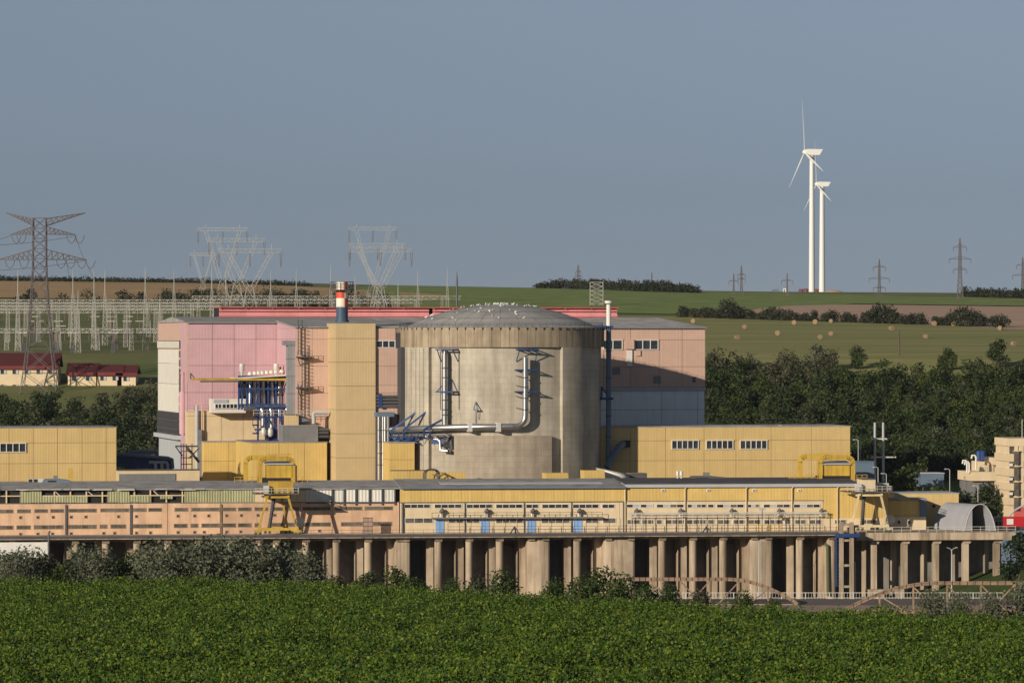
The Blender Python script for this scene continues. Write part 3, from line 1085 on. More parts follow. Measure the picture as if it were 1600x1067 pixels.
# caged ladder with two platforms up the block
lad = thing('caged_ladder', 'grey caged ladder with two landings up the salmon service block', 'ladder', P(470, 655, VS - 1))
for (x, r0, r1) in ((469, 500, 553), (475, 553, 601), (469, 601, 650)):
    m = MB()
    a, b = P(x - 3, r0, VS - .6), P(x + 3, r1, VS - .6)
    for u in (a.x, b.x):
        m.beam((u, VS - .6, b.z), (u, VS - .6, a.z), .16)
    zz = b.z
    while zz < a.z:
        m.beam((a.x, VS - .6, zz), (b.x, VS - .6, zz), .1)
        m.beam((a.x, VS - .6, zz), (a.x, VS - 1.5, zz), .07)
        m.beam((b.x, VS - .6, zz), (b.x, VS - 1.5, zz), .07)
        m.beam((a.x, VS - 1.5, zz), (b.x, VS - 1.5, zz), .07)
        zz += .8
    part(m, 'ladder_flight', MAT['dsteel'], lad)
for r in (557, 605):
    a, b = P(465, r, VS - 2.2), P(488, r, VS - 2.2)
    m = MB().box(a.x, b.x, VS - 2.4, VS, a.z - .25, a.z)
    m.beam((a.x, VS - 2.2, a.z - .2), (a.x + 1, VS, a.z - 2), .14).beam((b.x, VS - 2.2, a.z - .2), (b.x - 1, VS, a.z - 1.6), .14)
    m.rail((a.x, VS - 2.3, a.z), (b.x, VS - 2.3, a.z), 1.1, 1.1, .08)
    part(m, 'landing', MAT['dsteel'], lad)
m = MB()
gu = U(482, VS - .3)
m.tube([(gu, VS - .2, zat(650, 482, VS)), (gu, VS - .2, zat(540, 482, VS))], .06, 5)
part(m, 'conduit', MAT['dsteel'], lad)
# vertical grey duct beside it
VD = VS + 6
m = MB(); pbox(m, 449.5, 461, 533, 648, VD - 5, 2.2)
m2_ = MB(); pbox(m2_, 443, 461, 532, 539.5, VD - 5.2, 2.4)
du = thing('grey_duct', 'tall grey square duct climbing the pink corner wall', 'duct', P(455, 648, VD))
part(m, 'shaft', MAT['midgrey'], du)
part(m2_, 'elbow', MAT['midgrey'], du)
for r in (560, 587, 614):
    m = MB(); pbox(m, 449, 461.5, r, r + 1.2, VD - 5.1, 2.4)
    part(m, 'flange', MAT['grey'], du)

# ---- tan stair tower in front
VW = 56.9
wu0, wu1 = U(525, VW), U(587, VW)
zW = zat(505, 556, VW)
tw = thing('tan_tower', 'tall plain tan clad tower standing left of the reactor', 'tower', ((wu0 + wu1) / 2, VW + 6, GZ))
part(MB().box(wu0 + .14, wu1 - .02, VW + .15, VW + 12, GZ, zW - .03), 'core', MAT['joint'], tw)
zr = [GZ] + [zat(r, 556, VW) for r in (715, 677.5, 640, 603, 566, 529)] + [zW]
cells(tw, [wu0, wu1], zr, VW + .15, MAT['tan'], gap=.09)
cells_side(tw, [VW + .02, VW + 12], zr, wu0 + .14, MAT['tan'], gap=.09)
part(MB().box(wu0 - .1, wu1 + .1, VW - .1, VW + 12.1, zW, zW + .22), 'parapet', MAT['grey'], tw)

# chimney on the tower roof
cu = U(534.5, VW + 7)
cr = 9.3 / F * Ydep(cu, VW + 7)
ch = thing('striped_chimney', 'short chimney with red and white checks above a dark blue base', 'chimney', (cu, VW + 7, zW + .2))
zz = [zat(r, 534, VW + 7) for r in (504, 480, 466, 453, 440)]
part(MB().lathe([(cr * 1.15, 0), (cr * 1.15, .5), (cr, .5), (cr, zz[1] - zW)], (cu, VW + 7, zW + .22), 24), 'base_shell', MAT['stackblue'], ch, True)
spl = R(-90 + 14)
for k in range(3):
    for h_, (a0, a1) in enumerate(((spl - math.pi, spl), (spl, spl + math.pi))):
        c = ['stackwhite', 'stackred'][(k + h_) % 2]
        part(MB().lathe([(cr, zz[k + 1]), (cr, zz[k + 2])], (cu, VW + 7, 0), 14, a0, a1), 'painted_band', MAT[c], ch, True)
part(MB().lathe([(cr * .98, zz[4]), (cr * .8, zz[4] + .02), (cr * .8, zz[4] - 1.5)], (cu, VW + 7, 0), 24), 'mouth', MAT['dark'], ch)
for r in (452.5,):
    z_ = zat(r, 534, VW + 7)
    m = MB().lathe([(cr + .03, z_ - .2), (cr + 1.35, z_ - .2), (cr + 1.35, z_), (cr + .03, z_)], (cu, VW + 7, 0), 20)
    for k in range(20):
        t = 2 * math.pi * k / 20
        c_, s_ = math.cos(t) * (cr + 1.3), math.sin(t) * (cr + 1.3)
        m.beam((cu + c_, VW + 7 + s_, z_), (cu + c_, VW + 7 + s_, z_ + 1.7), .09)
    m.lathe([(cr + 1.27, z_ + .8), (cr + 1.36, z_ + .8), (cr + 1.36, z_ + .9), (cr + 1.27, z_ + .9)], (cu, VW + 7, 0), 20)
    m.lathe([(cr + 1.27, z_ + 1.62), (cr + 1.36, z_ + 1.62), (cr + 1.36, z_ + 1.73), (cr + 1.27, z_ + 1.73)], (cu, VW + 7, 0), 20)
    part(m if r > 445 else m, 'gallery', MAT['dsteel'], ch)

# ---- reactor building
rx = thing('reactor_building', 'round concrete reactor building with shallow grey dome and ring beam', 'reactor', (UC, VC, GZ))
C0 = (UC, VC, 0)
YR = Ydep(UC, VC - 22)
zRT = CZ - (512 - CY) / F * YR
zRB = CZ - (542.5 - CY) / F * YR
part(MB().lathe([(RW, GZ), (RW, zRB + .3)], C0, 128), 'drum_wall', MAT['drum'], rx, True)
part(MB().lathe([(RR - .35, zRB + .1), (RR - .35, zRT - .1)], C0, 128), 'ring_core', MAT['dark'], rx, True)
nseg = 74
for k in range(nseg):
    a0, a1 = 2 * math.pi * k / nseg, 2 * math.pi * (k + 1) / nseg
    gp = .0013
    part(MB().lathe([(RR - .8, zRB), (RR, zRB), (RR, zRT), (RR - 1.2, zRT)], C0, 3, a0 + gp, a1 - gp), 'ring_segment', MAT['ring'], rx)
    if -math.pi < a0 - 2 * math.pi < 0:
        x_, y_ = UC + RR * math.cos(a0), VC + RR * math.sin(a0)
        part(MB().box(x_ - .12, x_ + .12, y_ - .15, y_ + .15, zRT - .45, zRT + .05), 'drain_spout', MAT['dark'], rx)
rise = (512 - 474.5) / F * Ydep(UC, VC) + .0
rd = RR - 1.0
Rs = (rd * rd + rise * rise) / (2 * rise)
prof = []
for k in range(15):
    r_ = rd * (1 - k / 14.0)
    prof.append((max(r_, .01), zRT - .1 + math.sqrt(Rs * Rs - r_ * r_) - (Rs - rise)))
dome = part(MB().lathe(prof, C0, 96), 'dome', MAT['dome'], rx, True)


def dome_z(r_):
    return zRT - .1 + math.sqrt(Rs * Rs - r_ * r_) - (Rs - rise)


m = MB()
for k in range(28):
    t = 2 * math.pi * k / 28
    m.tube([(UC + q * math.cos(t), VC + q * math.sin(t), dome_z(q) + .05) for q in (rd - .2, 17, 12.5, 8)], .025, 4, False)
for q in (8, 12.5, 17, 20):
    m.tube([(UC + q * math.cos(2 * math.pi * k / 48), VC + q * math.sin(2 * math.pi * k / 48), dome_z(q) + .05) for k in range(49)], .025, 4, False)
part(m, 'roof_conductor', MAT['dsteel'], dome)
m = MB()
for k in range(90):
    t = 2 * math.pi * k / 90
    x, y = UC + (RR - .3) * math.cos(t), VC + (RR - .3) * math.sin(t)
    m.beam((x, y, zRT), (x, y, zRT + 1.1), .06)
for h_ in (.6, 1.1):
    m.tube([(UC + (RR - .3) * math.cos(2 * math.pi * k / 90), VC + (RR - .3) * math.sin(2 * math.pi * k / 90), zRT + h_) for k in range(91)], .035, 4, False)
part(m, 'edge_railing', MAT['dsteel'], rx)


def ang(px):
    """angle on the drum of the point seen at this column"""
    Yc = Ydep(UC, VC)
    x = (px - 783) / F * (Yc - 18)
    return -math.pi / 2 - TH + math.asin(max(-1, min(1, x / RW)))


def buttress(p0, p1, z0, z1, t=.95):
    a0, a1 = ang(p0), ang(p1)
    m = MB().lathe([(RW - .2, z0), (RW + t, z0), (RW + t, z1), (RW - .2, z1)], C0, 10, a0, a1)
    for a in (a0, a1):
        c, s = math.cos(a), math.sin(a)
        m.add([(UC + (RW - .2) * c, VC + (RW - .2) * s, z0), (UC + (RW + t) * c, VC + (RW + t) * s, z0), (UC + (RW + t) * c, VC + (RW + t) * s, z1), (UC + (RW - .2) * c, VC + (RW - .2) * s, z1)], [(0, 1, 2, 3)])
    return m


part(buttress(636, 674.5, GZ, zRB - .01), 'buttress', MAT['drum'], rx)
part(buttress(875.5, 906, GZ, zRB - .01), 'buttress', MAT['drum'], rx)
m = MB()
for p_ in (641, 648, 655, 661, 667):
    a = ang(p_)
    m.beam((UC + (RW + 1.0) * math.cos(a), VC + (RW + 1.0) * math.sin(a), GZ), (UC + (RW + 1.0) * math.cos(a), VC + (RW + 1.0) * math.sin(a), zRB - .3), .14)
part(m, 'buttress_seam', MAT['drum'], rx)
zA = CZ - (680.5 - CY) / F * YR
m = buttress(714, 858, GZ, zA, 1.3)
part(m, 'lower_collar', MAT['annex'], rx)


def dp_(px, row, off):
    """a point off the drum face"""
    a = ang(px)
    q = RW + off
    u, v = UC + q * math.cos(a), VC + q * math.sin(a)
    return Vector((u, v, ZR(row, u, v)))


# silver vent ducts on the drum
dl = thing('left_drum_duct', 'silver vertical duct with blue brackets on the left of the drum face', 'duct', dp_(701, 664, 1.2))
r_ = .66
part(MB().tube([dp_(701, 667, 1.4), dp_(701, 556, 1.4)], r_, 14), 'pipe', MAT['silver'], dl, True)
part(MB().tube([dp_(701, 556, 1.4), dp_(701, 548, 1.4)], [r_, r_ * .5], 14), 'reducer', MAT['silver'], dl, True)


def bracket(parent, px, row, w=15, strut=True, diag=1):
    c = dp_(px, row, .9)
    a = ang(px)
    tx, ty = -math.sin(a), math.cos(a)
    hw = w / 7.0
    m = MB()
    for off in (.3, 2.2):
        q = dp_(px, row, off)
        m.beam((q.x - tx * hw, q.y - ty * hw, c.z), (q.x + tx * hw, q.y + ty * hw, c.z), .32, .3)
    for s_ in (-1, -.35, .35, 1):
        p0, p1 = dp_(px, row, -.1), dp_(px, row, 2.3)
        m.beam((p0.x + tx * hw * s_, p0.y + ty * hw * s_, c.z), (p1.x + tx * hw * s_, p1.y + ty * hw * s_, c.z), .22)
    if strut:
        for s_ in (-1, 1):
            p0, p1 = dp_(px, row, 2.1), dp_(px, row, .05)
            m.beam((p0.x + tx * hw * s_ * .9, p0.y + ty * hw * s_ * .9, c.z), (p1.x + tx * hw * s_ * (.3 if diag > 0 else 1.0), p1.y + ty * hw * s_ * (.3 if diag > 0 else 1.0), c.z + 2.6 * diag), .16)
    part(m, 'bracket', MAT['blue'], parent)


bracket(dl, 703, 546, 15, True, -1)
bracket(dl, 703, 612, 15, True, 1)
for row in (575, 590, 625, 640, 648):
    q = dp_(701, row, 1.4)
    part(MB().lathe([(r_ + .1, -.12), (r_ + .1, .12)], q, 14), 'clamp', MAT['dsteel'], dl)
for p_ in (689, 718):
    part(MB().beam(dp_(p_, 548, .2), dp_(p_, 640, .2), .08), 'tie_rod', MAT['dsteel'], dl)

dr = thing('right_drum_duct', 'silver duct bending from the pipe run up the right of the drum', 'duct', dp_(818, 660, 1.2))
pts = [dp_(612, 672, 6.5), dp_(650, 671, 3.6), dp_(690, 668.5, 2.3), dp_(740, 667, 2.0), dp_(780, 666.5, 1.9), dp_(800, 666, 1.9)]
part(MB().tube(pts, .70, 14), 'horizontal_run', MAT['silver'], dr, True)
el = [dp_(800, 666, 1.9)] + [dp_(803 + 15 * math.sin(t), 666 - 16 + 16 * math.cos(t), 1.9) for t in (.15, .4, .7, 1.0, 1.3, 1.57)] + [dp_(818, 600, 1.9), dp_(818, 558, 1.9)]
part(MB().tube(el, .62, 14), 'riser', MAT['silver'], dr, True)
bracket(dr, 822, 546, 15, True, -1)
bracket(dr, 820, 578, 15, False)
bracket(dr, 820, 612, 15, False)
for p_ in (738, 779):
    q = dp_(p_, 667, 1.9)
    part(MB().box(q.x - .45, q.x + .45, q.y - 1.0, q.y + 1.0, q.z - 1.0, q.z + 1.0), 'flange_box', MAT['steel'], dr)
for row in (590, 605, 622, 640):
    q = dp_(818, row, 1.9)
    part(MB().lathe([(.72, -.12), (.72, .12)], q, 14), 'clamp', MAT['dsteel'], dr)
    part(MB().beam(q, dp_(806, row - 3, .2), .14), 'stay', MAT['dsteel'], dr)

pr_ = thing('lower_pipe_run', 'thinner silver pipe stepping down under the main duct beside blue frames', 'pipe', dp_(650, 680, 3))
part(MB().tube([dp_(612, 681, 6.2), dp_(652, 680, 3.4), dp_(674, 679.5, 2.6), dp_(678, 681, 2.5), dp_(680, 685, 2.5), dp_(694, 686.5, 2.3), dp_(697, 689, 2.2), dp_(697.5, 703, 2.2), dp_(708, 704, 2.0)], .4, 10), 'pipe', MAT['silver'], pr_, True)
part(MB().tube([dp_(684, 680, 2.4), dp_(704, 679, 2.2), dp_(709, 682, 2.1), dp_(707, 688, 2.1), dp_(698, 690, 2.0)], .3, 8), 'valve_loop', MAT['silver'], pr_, True)
for k, r in enumerate((681, 686, 692, 697)):
    q = dp_(706, r, 1.6)
    part(MB().tube([q - Vector((.9, 0, 0)), q + Vector((.9, 0, 0))], .42, 8), 'valve', MAT['dsteel'], pr_, True)
part(MB().tube([dp_(710, 688, 1.5), dp_(711.5, 700, 1.5), dp_(709, 707, 1.5)], .35, 8), 'hose', MAT['dsteel'], pr_, True)
# blue pipe bridge frames
fb = thing('blue_pipe_frame', 'blue steel frames with tall triangular arms carrying the silver ducts', 'pipe frame', dp_(660, 690, 3))
for px, top in ((641, 641), (657, 640), (684, 652)):
    A, B, C_ = dp_(px, 671, 4.6), dp_(px, 684, 4.6), dp_(px + 15, top, .3)
    m = MB().beam(A, B, .38).beam(A, C_, .38).beam(C_, dp_(px + 15, 672, .4), .3)
    m.beam(B, dp_(px + 15, 684, .3), .24).beam(A, dp_(px + 15, 671, .3), .24)
    part(m, 'frame', MAT['blue'], fb)
for px in (651, 667):
    m = MB().beam(dp_(px - 7, 685, 3.2), dp_(px, 699, .4), .22).beam(dp_(px, 699, .4), dp_(px + 1, 684, .4), .2)
    part(m, 'knee_brace', MAT['blue'], fb)
m = MB().beam(dp_(615, 677, 5.2), dp_(683, 675, 1.8), .3, .5).beam(dp_(615, 688, 5.2), dp_(660, 687, 2.2), .3, .5)
m.beam(dp_(686, 690, 2.4), dp_(702, 690, 2.0), .4, 1.0)
for p_ in range(616, 682, 9):
    m.beam(dp_(p_, 688, 4), dp_(p_ + 5, 676, 4), .16)
part(m, 'girder', MAT['blue'], fb)
m = MB(); pbox(m, 608, 634, 676, 690, VQ - 3, .4)
part(m, 'dark_bay', MAT['bluegrey'], fb)
# small ladder bracket on the face
lb = thing('access_frame', 'small triangular blue access frame hanging on the drum face', 'bracket', dp_(747, 645, .4))
m = MB().beam(dp_(744, 628, .2), dp_(749, 640, 1.2), .16).beam(dp_(744, 628, .2), dp_(743, 640, 1.2), .16).beam(dp_(742.5, 640, 1.2), dp_(750, 640, 1.2), .3)
m.beam(dp_(744, 640, .5), dp_(744, 662, .3), .1).beam(dp_(749, 640, .5), dp_(749, 655, .3), .1)
part(m, 'frame', MAT['bluegrey'], lb)

# blue vent stack at the right of the drum
vs = 50.0
st = thing('vent_stack', 'slim vent stack, white above and blue below, right of the reactor', 'stack', P(951, 745, vs))
ub, rs_ = U(951, vs), 4.0 / F * Ydep(U(951, vs), vs)
zz = [zat(r, 951, vs) for r in (740, 509, 476, 474, 470)]
part(MB().tube([(ub, vs, GZ), (ub, vs, zz[1])], [rs_ * 1.15, rs_], 14), 'lower_shaft', MAT['bluegrey'], st, True)
part(MB().tube([(ub, vs, zz[1]), (ub, vs, zz[2])], [rs_ * .95, rs_ * .9], 14), 'upper_shaft', MAT['white'], st, True)
part(MB().tube([(ub, vs, zz[3]), (ub, vs, zz[4])], [rs_ * 1.5, rs_ * 1.6], 14), 'cap', MAT['white'], st, True)
m = MB()
for k in range(3):
    t = k * 2.1
    m.beam((ub + rs_ * .8 * math.cos(t), vs + rs_ * .8 * math.sin(t), zz[2] - .1), (ub + rs_ * .8 * math.cos(t), vs + rs_ * .8 * math.sin(t), zz[3] + .1), .1)
part(m, 'cap_leg', MAT['steel'], st)
for r in (548, 590, 650, 682):
    part(MB().lathe([(rs_ * 1.25, -.12), (rs_ * 1.25, .12)], (ub, vs, zat(r, 951, vs)), 14), 'flange', MAT['dsteel'], st)
for r, x0, x1 in ((509, 934, 957), (621, 938, 957)):
    a, b = P(x0, r, vs), P(x1, r, vs)
    m = MB().box(a.x, b.x, vs - .9, vs + 3.5, a.z - .5, a.z)
    if r > 600:
        m.beam((a.x + .3, vs, a.z), (a.x + .3, vs, a.z + 2.4), .3).beam((a.x + .3, vs, a.z + 2.2), (b.x - .8, vs, a.z + .2), .28)
    part(m, 'support', MAT['blue'], st)

# gulls resting on the dome
gm = MB()
gm.tube([(-.34, 0, .2), (-.2, 0, .24), (.02, 0, .3), (.2, 0, .36), (.28, 0, .4)], [.03, .1, .14, .1, .05], 6)
gm.tube([(.22, 0, .36), (.27, 0, .46), (.33, 0, .5), (.43, 0, .48)], [.06, .07, .06, .015], 6)
gm.beam((0, .04, 0), (0, .04, .22), .03).beam((0, -.04, 0), (0, -.04, .22), .03)
gme = mesh_from(gm, 'gull', MAT['gull'], True)
for k in range(84):
    t = random.uniform(0, 2 * math.pi)
    q = random.uniform(0, 8.5) if k < 58 else random.uniform(8, 19)
    if k >= 58:
        t = random.uniform(R(150), R(285))
    o = bpy.data.objects.new('gull', gme)
    COL.objects.link(o)
    o.location = W((UC + q * math.cos(t), VC + q * math.sin(t), dome_z(q)))
    o.rotation_euler = (0, 0, random.uniform(0, 6.28))
    s_ = random.uniform(.65, .95)
    o.scale = (s_, s_, s_)
    tag(o, 'white gull resting on the grey reactor dome', 'gull', 'gulls on the reactor dome')

# ================================================================ yellow halls and plant between
def simple_hall(name, label, px0, px1, row, v, depth, mat, cols, rows, left=None, roofmat='roofdark', cat='building', gap=.08):
    u0, u1 = U(px0, v), U(px1, v)
    zt = zat(row, (px0 + px1) / 2, v)
    h = thing(name, label, cat, ((u0 + u1) / 2, v + depth / 2, GZ))
    part(MB().box(u0 + .12, u1 - .05, v + .12, v + depth, GZ, zt - .02), 'core', MAT['joint'], h)
    us = [u0] + [U(c, v) for c in cols] + [u1]
    zs = [GZ] + [zat(r, (px0 + px1) / 2, v) for r in rows] + [zt]
    cells(h, us, zs, v + .12, MAT[mat], gap=gap, t=.12)
    cells_side(h, [v + .02, v + depth], zs, u0 + .12, MAT[mat], gap=gap, t=.12)
    part(MB().box(u0 - .12, u1 + .12, v - .1, v + depth + .1, zt, zt + .2), 'roof', MAT[roofmat], h)
    return h


hl = simple_hall('left_yellow_hall', 'flat roofed yellow panel hall at the left picture edge', -90, 182, 668.5, 46, 16, 'yellow', [-60, -24, 14, 52, 90, 128, 166], [724, 692])
window(hl, -10, 40, 693, 705.5, 46 - .02, 5, 'whitebld', 'glass')
hr = simple_hall('right_yellow_hall', 'long yellow hall with three dark window bands right of the reactor', 938, 1328.5, 667, 52.5, 18, 'yellow', [985, 1040, 1100, 1150, 1205, 1268], [719, 688])
for a in (1049.5, 1103.5, 1156.5):
    window(hr, a, a + 41.5, 688.5, 700.5, 52.5 - .02, 5, 'whitebld', 'glass')
m = MB(); pbox(m, 975, 984.5, 688, 698.5, 51.7, .7)
part(m, 'duct_opening', MAT['dark'], hr)
part(MB().tube([P(976, 692, 53), P(968, 697, 50), P(948, 730, 48)], .75, 10), 'slanted_duct', MAT['bluegrey'], hr, True)
part(MB().box(U(1218, 58), U(1222, 58), 58, 59, zat(667, 1220, 58), zat(664, 1220, 58)), 'roof_vent', MAT['whitebld'], hr)

h1 = simple_hall('stepped_yellow_block', 'bright yellow block with stepped front below the blue duct rack', 318, 394, 690.5, 87, 3.8, 'yellow2', [357], [720])
h2 = simple_hall('wide_yellow_block', 'bright yellow block left of the tan tower behind the portal frame', 392, 511, 691.5, 63.0, 22, 'yellow2', [436, 476], [])
h3 = simple_hall('small_yellow_block', 'small yellow block under the blue pipe bridge beside the tan tower', 608, 648, 692, 46, 10, 'yellow2', [], [718])
wl_ = thing('yellow_parapet', 'low yellow parapet wall at the foot of the reactor', 'wall', P(668, 752, 33))
zt_ = zat(735, 668, 33)
for a, b in ((611, 640), (640, 684), (684, 728)):
    part(MB().box(U(a, 33) + .03, U(b, 33) - .03, 33, 33.5, GZ, zt_ - (.4 if a > 680 else 0)), 'panel', MAT['yellow2'], wl_)
part(MB().box(U(610, 33), U(684, 33), 32.9, 33.6, zt_, zt_ + .15), 'coping', MAT['dsteel'], wl_)
# beige pump block under the pink wall
h4 = simple_hall('beige_block', 'beige rendered block below the pink wall with pipes on its left', 292, 414, 643, 91, 2.8, 'beige', [320, 346, 380], [650], roofmat='beige')
m = MB()
zt_ = zat(643, 350, 91) + .2
m.rail((U(293, 91), 91.2, zt_), (U(414, 91), 91.2, zt_), 1.2, 1.6, .08)
part(m, 'roof_railing', MAT['bluegrey'], h4)
for px, w, c in ((308, 1.6, 'greyblue'), (316, .8, 'salmon')):
    u = U(px, 90)
    part(MB().tube([(u, 90.3, GZ), (u, 90.3, zat(633, px, 90))], w / 7 * 1.6, 8), 'pipe', MAT[c], h4, True)
part(MB().box(U(310, 90), U(315, 90), 89.8, 90.9, GZ, zat(671, 312, 90)), 'cabinet', MAT['grey'], h4)
# control cabin
cb = thing('control_cabin', 'small white cabin with a row of dark windows on the beige block', 'cabin', P(357, 643, 87))
m = MB(); pbox(m, 330.5, 384, 623, 645, 87, 4)
part(m, 'body', MAT['whitebld'], cb)
for a, b, n in ((336, 346, 2), (347.5, 382.5, 6)):
    window(cb, a, b, 631.5, 637.5, 86.98, n, 'white', 'glass', .12)
m = MB(); pbox(m, 334, 356, 624, 629, 86.8, .15)
part(m, 'vent_panel', MAT['greyblue'], cb)
# blue duct rack with silver ducts
rk = thing('blue_duct_rack', 'blue steel rack packed with silver steam ducts before the pink wall', 'duct rack', P(410, 690, 78))
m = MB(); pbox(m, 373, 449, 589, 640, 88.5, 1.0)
part(m, 'recess_shade', MAT['dark'], rk)  # near-black box before the wall, painted as deep shade behind the ducts
m = MB()
for px in (373, 378, 386, 392, 403, 419, 431, 447):
    a = P(px, 588, 82)
    m.beam((a.x, 82, zat(640, px, 82)), a, .35)
for r in (607.5, 588, 632):
    m.beam(P(386 if r == 607.5 else 372, r, 81.6), P(449, r, 81.6), .4, .35)
for px in (374, 382, 388):
    m.beam(P(px, 600, 81.8), P(px + 6, 622, 81.8), .2)
part(m, 'upper_frame', MAT['blue'], rk)
part(MB().prism([(U(366, 81), zat(592, 366, 81)), (U(450, 81), zat(587, 450, 81)), (U(450, 81), zat(585, 450, 81)), (U(366, 81), zat(590, 366, 81))], 80, 88), 'canopy', MAT['whitebld'], rk)
for i, px in enumerate((391, 398, 404, 411, 425, 437)):
    r_ = (.45, .5, .35, .62, .5, .62)[i]
    a, b = P(px, 596, 85), P(px, 634, 85)
    part(MB().tube([a, a.lerp(b, .45), a.lerp(b, .5), b], [r_ * .75, r_ * .75, r_, r_], 10), 'silencer', MAT['silver'], rk, True)
for i, px in enumerate((391, 398, 404, 410, 417, 424, 431, 440)):
    part(MB().lathe([(.55, 0), (.6, .3), (.4, .7), (.02, .8)], P(px, np.interp(px, [390, 440], [586, 582.5]), 83), 10), 'roof_cowl', MAT['whitebld'], rk, True)
for px in (378, 431.5):
    b_ = P(px, 585, 83)
    part(MB().lathe([(.28, -1.0), (.28, .3), (.62, .9), (.62, 2.4), (.5, 2.4), (.5, 1.5)], b_, 12), 'stack_head', MAT['steel'], rk, True)
for px in (438, 446.5):
    b_ = P(px, 584, 84)
    part(MB().tube([b_, b_ + Vector((0, 0, 1.6))], .22, 8), 'vent_pipe', MAT['red'], rk, True)
m = MB()
for px in (403, 418, 432, 440):
    m.beam(P(px, 690, 74), P(px, 636, 74), .38)
for r in (636, 651, 671):
    m.beam(P(398, r, 73.8), P(449 if r < 660 else 433, r, 73.8), .35)
m.beam(P(402, 676, 73.7), P(420, 653, 73.7), .2).beam(P(432, 676, 73.7), P(418, 653, 73.7), .2)
for r in (651, 664, 677):
    m.beam(P(395, r, 72.5), P(404, r, 73.8), .3)
m.beam(P(395, 648, 72.5), P(395, 664, 72.5), .12).beam(P(395, 664, 72.5), P(404, 681, 72.5), .12)
part(m, 'lower_frame', MAT['blue'], rk)
m = MB(); pbox(m, 420, 434, 670, 691, 74.5, 1)
part(m, 'blue_cabinet', MAT['blue'], rk)
m = MB(); pbox(m, 384, 440, 634, 642, 76, 3)
part(m, 'dark_beam', MAT['dsteel'], rk)
for px in (408, 421.5, 434, 447):
    a = P(px - 3, 637, 75)
    c = [a + Vector((0, 2.5, 0)), a, a + Vector((.5, -.4, -.15)), a + Vector((.8, -.5, -1.0)), Vector((a.x + .8, a.y - .5, zat(668 if px < 425 else 652, px, 75)))]
    part(MB().tube(c, .62, 12), 'elbow_duct', MAT['silver'], rk, True)
for px in (412, 422.5):
    part(MB().tube([P(px, 668, 73), P(px, 672, 73), P(px, 679, 73), P(px, 682, 73)], [.3, .62, .62, .3], 10), 'valve_body', MAT['steel'], rk, True)
m = MB().rail(P(396, 650, 72.8), P(449, 650, 72.8), 1.3, 1.4, .08)
part(m, 'rack_railing', MAT['steel'], rk)
# overhead crane beam along the pink wall
jb = thing('runway_beam', 'long thin yellow runway beam fixed across the pink wall', 'crane beam', P(375, 596, 84))
a, b = P(299, 592.5, 79), P(450, 592.5, 79)
part(MB().beam(a, (b.x, b.y, a.z - .1), .4, .5), 'beam', MAT['craney'], jb)
part(MB().beam((a.x + 2, 79.1, a.z - .5), (U(372, 79), 79.1, a.z - .5), .25, .35), 'lower_flange', MAT['brownsteel'], jb)
part(MB().beam(P(298, 583, 80), P(298, 592, 80), .25).beam(P(298, 583, 80), P(304, 591, 80), .2), 'end_bracket', MAT['dsteel'], jb)
# beige cupboard, grey block
gb = thing('grey_block', 'dark grey flat topped block left of the tan tower', 'building', P(465, 691, 63.5))
u0_, u1_ = U(439, 63.5), U(497, 63.5)
zt_ = zat(665.5, 468, 63.5)
part(MB().box(u0_, u1_, 63.5, 66.9, zat(692, 468, 63.5), zt_), 'wall', MAT['grey'], gb)
part(MB().box(u0_ - .02, u0_ + .5, 63.45, 63.5, zat(692, 468, 63.5), zt_ - .05), 'corner_strip', MAT['midgrey'], gb)
part(MB().box(u0_ - .2, u1_ + .2, 63.3, 66.95, zt_, zt_ + .2), 'roof', MAT['roofdark'], gb)
bx = thing('beige_cupboard', 'small square beige cladded box above the grey block', 'box', P(456, 665, 61))
m = MB(); pbox(m, 446.5, 466.5, 648, 666, 64.3, 2.4)
part(m, 'body', MAT['tan'], bx)
m = MB(); pbox(m, 446, 467, 647, 648.2, 64.1, 2.7)
part(m, 'lid', MAT['grey'], bx)
pg = thing('grey_walkway', 'grey pipe walkway between ladder and tan tower', 'walkway', P(490, 655, 64))
m = MB().tube([P(490, 662, 64), P(490, 646, 64), P(492, 644.5, 64), P(513, 644.5, 64)], .42, 8)
part(m, 'pipe', MAT['greyblue'], pg, True)
m = MB().rail(P(462, 650, 64), P(513, 650, 64), 1.2, 1.3, .08)
part(m, 'railing', MAT['steel'], pg)
m = MB().prism([(U(466, 65), zat(651, 466, 65)), (U(488, 65), zat(657, 488, 65)), (U(466, 65), zat(660, 466, 65))], 65, 67)
part(m, 'gusset', MAT['bluegrey'], pg)
for r in (671, 676, 682):
    part(MB().tube([P(497, r, 64), P(513, r, 64)], .35, 8), 'header_pipe', MAT['dsteel'], pg, True)
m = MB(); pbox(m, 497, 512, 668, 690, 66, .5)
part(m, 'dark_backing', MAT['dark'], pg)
# silver pipe bundle right of the tan tower
pb = thing('riser_bundle', 'bundle of upright silver risers beside the tan tower', 'pipe', P(598, 752, 54))
for px, w in ((592, .36), (598.5, .36), (602, .5), (606.5, .32)):
    u = U(px, 54)
    part(MB().tube([(u, 54, GZ), (u, 54, zat(651, px, 54))], w, 10), 'riser', MAT['silver'], pb, True)
    for r in (672, 690, 708, 726):
        part(MB().lathe([(w + .06, -.08), (w + .06, .08)], (u, 54, zat(r, px, 54)), 10), 'coupling', MAT['dsteel'], pb)
m = MB(); pbox(m, 588, 612, 650, 752, 55, .4)
part(m, 'dark_backing', MAT['dsteel'], pb)
m = MB(); pbox(m, 588, 616, 644, 651, 54, 3.4)
part(m, 'hood', MAT['bluegrey'], pb)
for px in (611, 615.5):
    u = U(px, 52)
    part(MB().tube([(u, 52, GZ), (u, 52, zat(692, px, 52))], .14, 6), 'thin_pipe', MAT['dsteel'], pb)
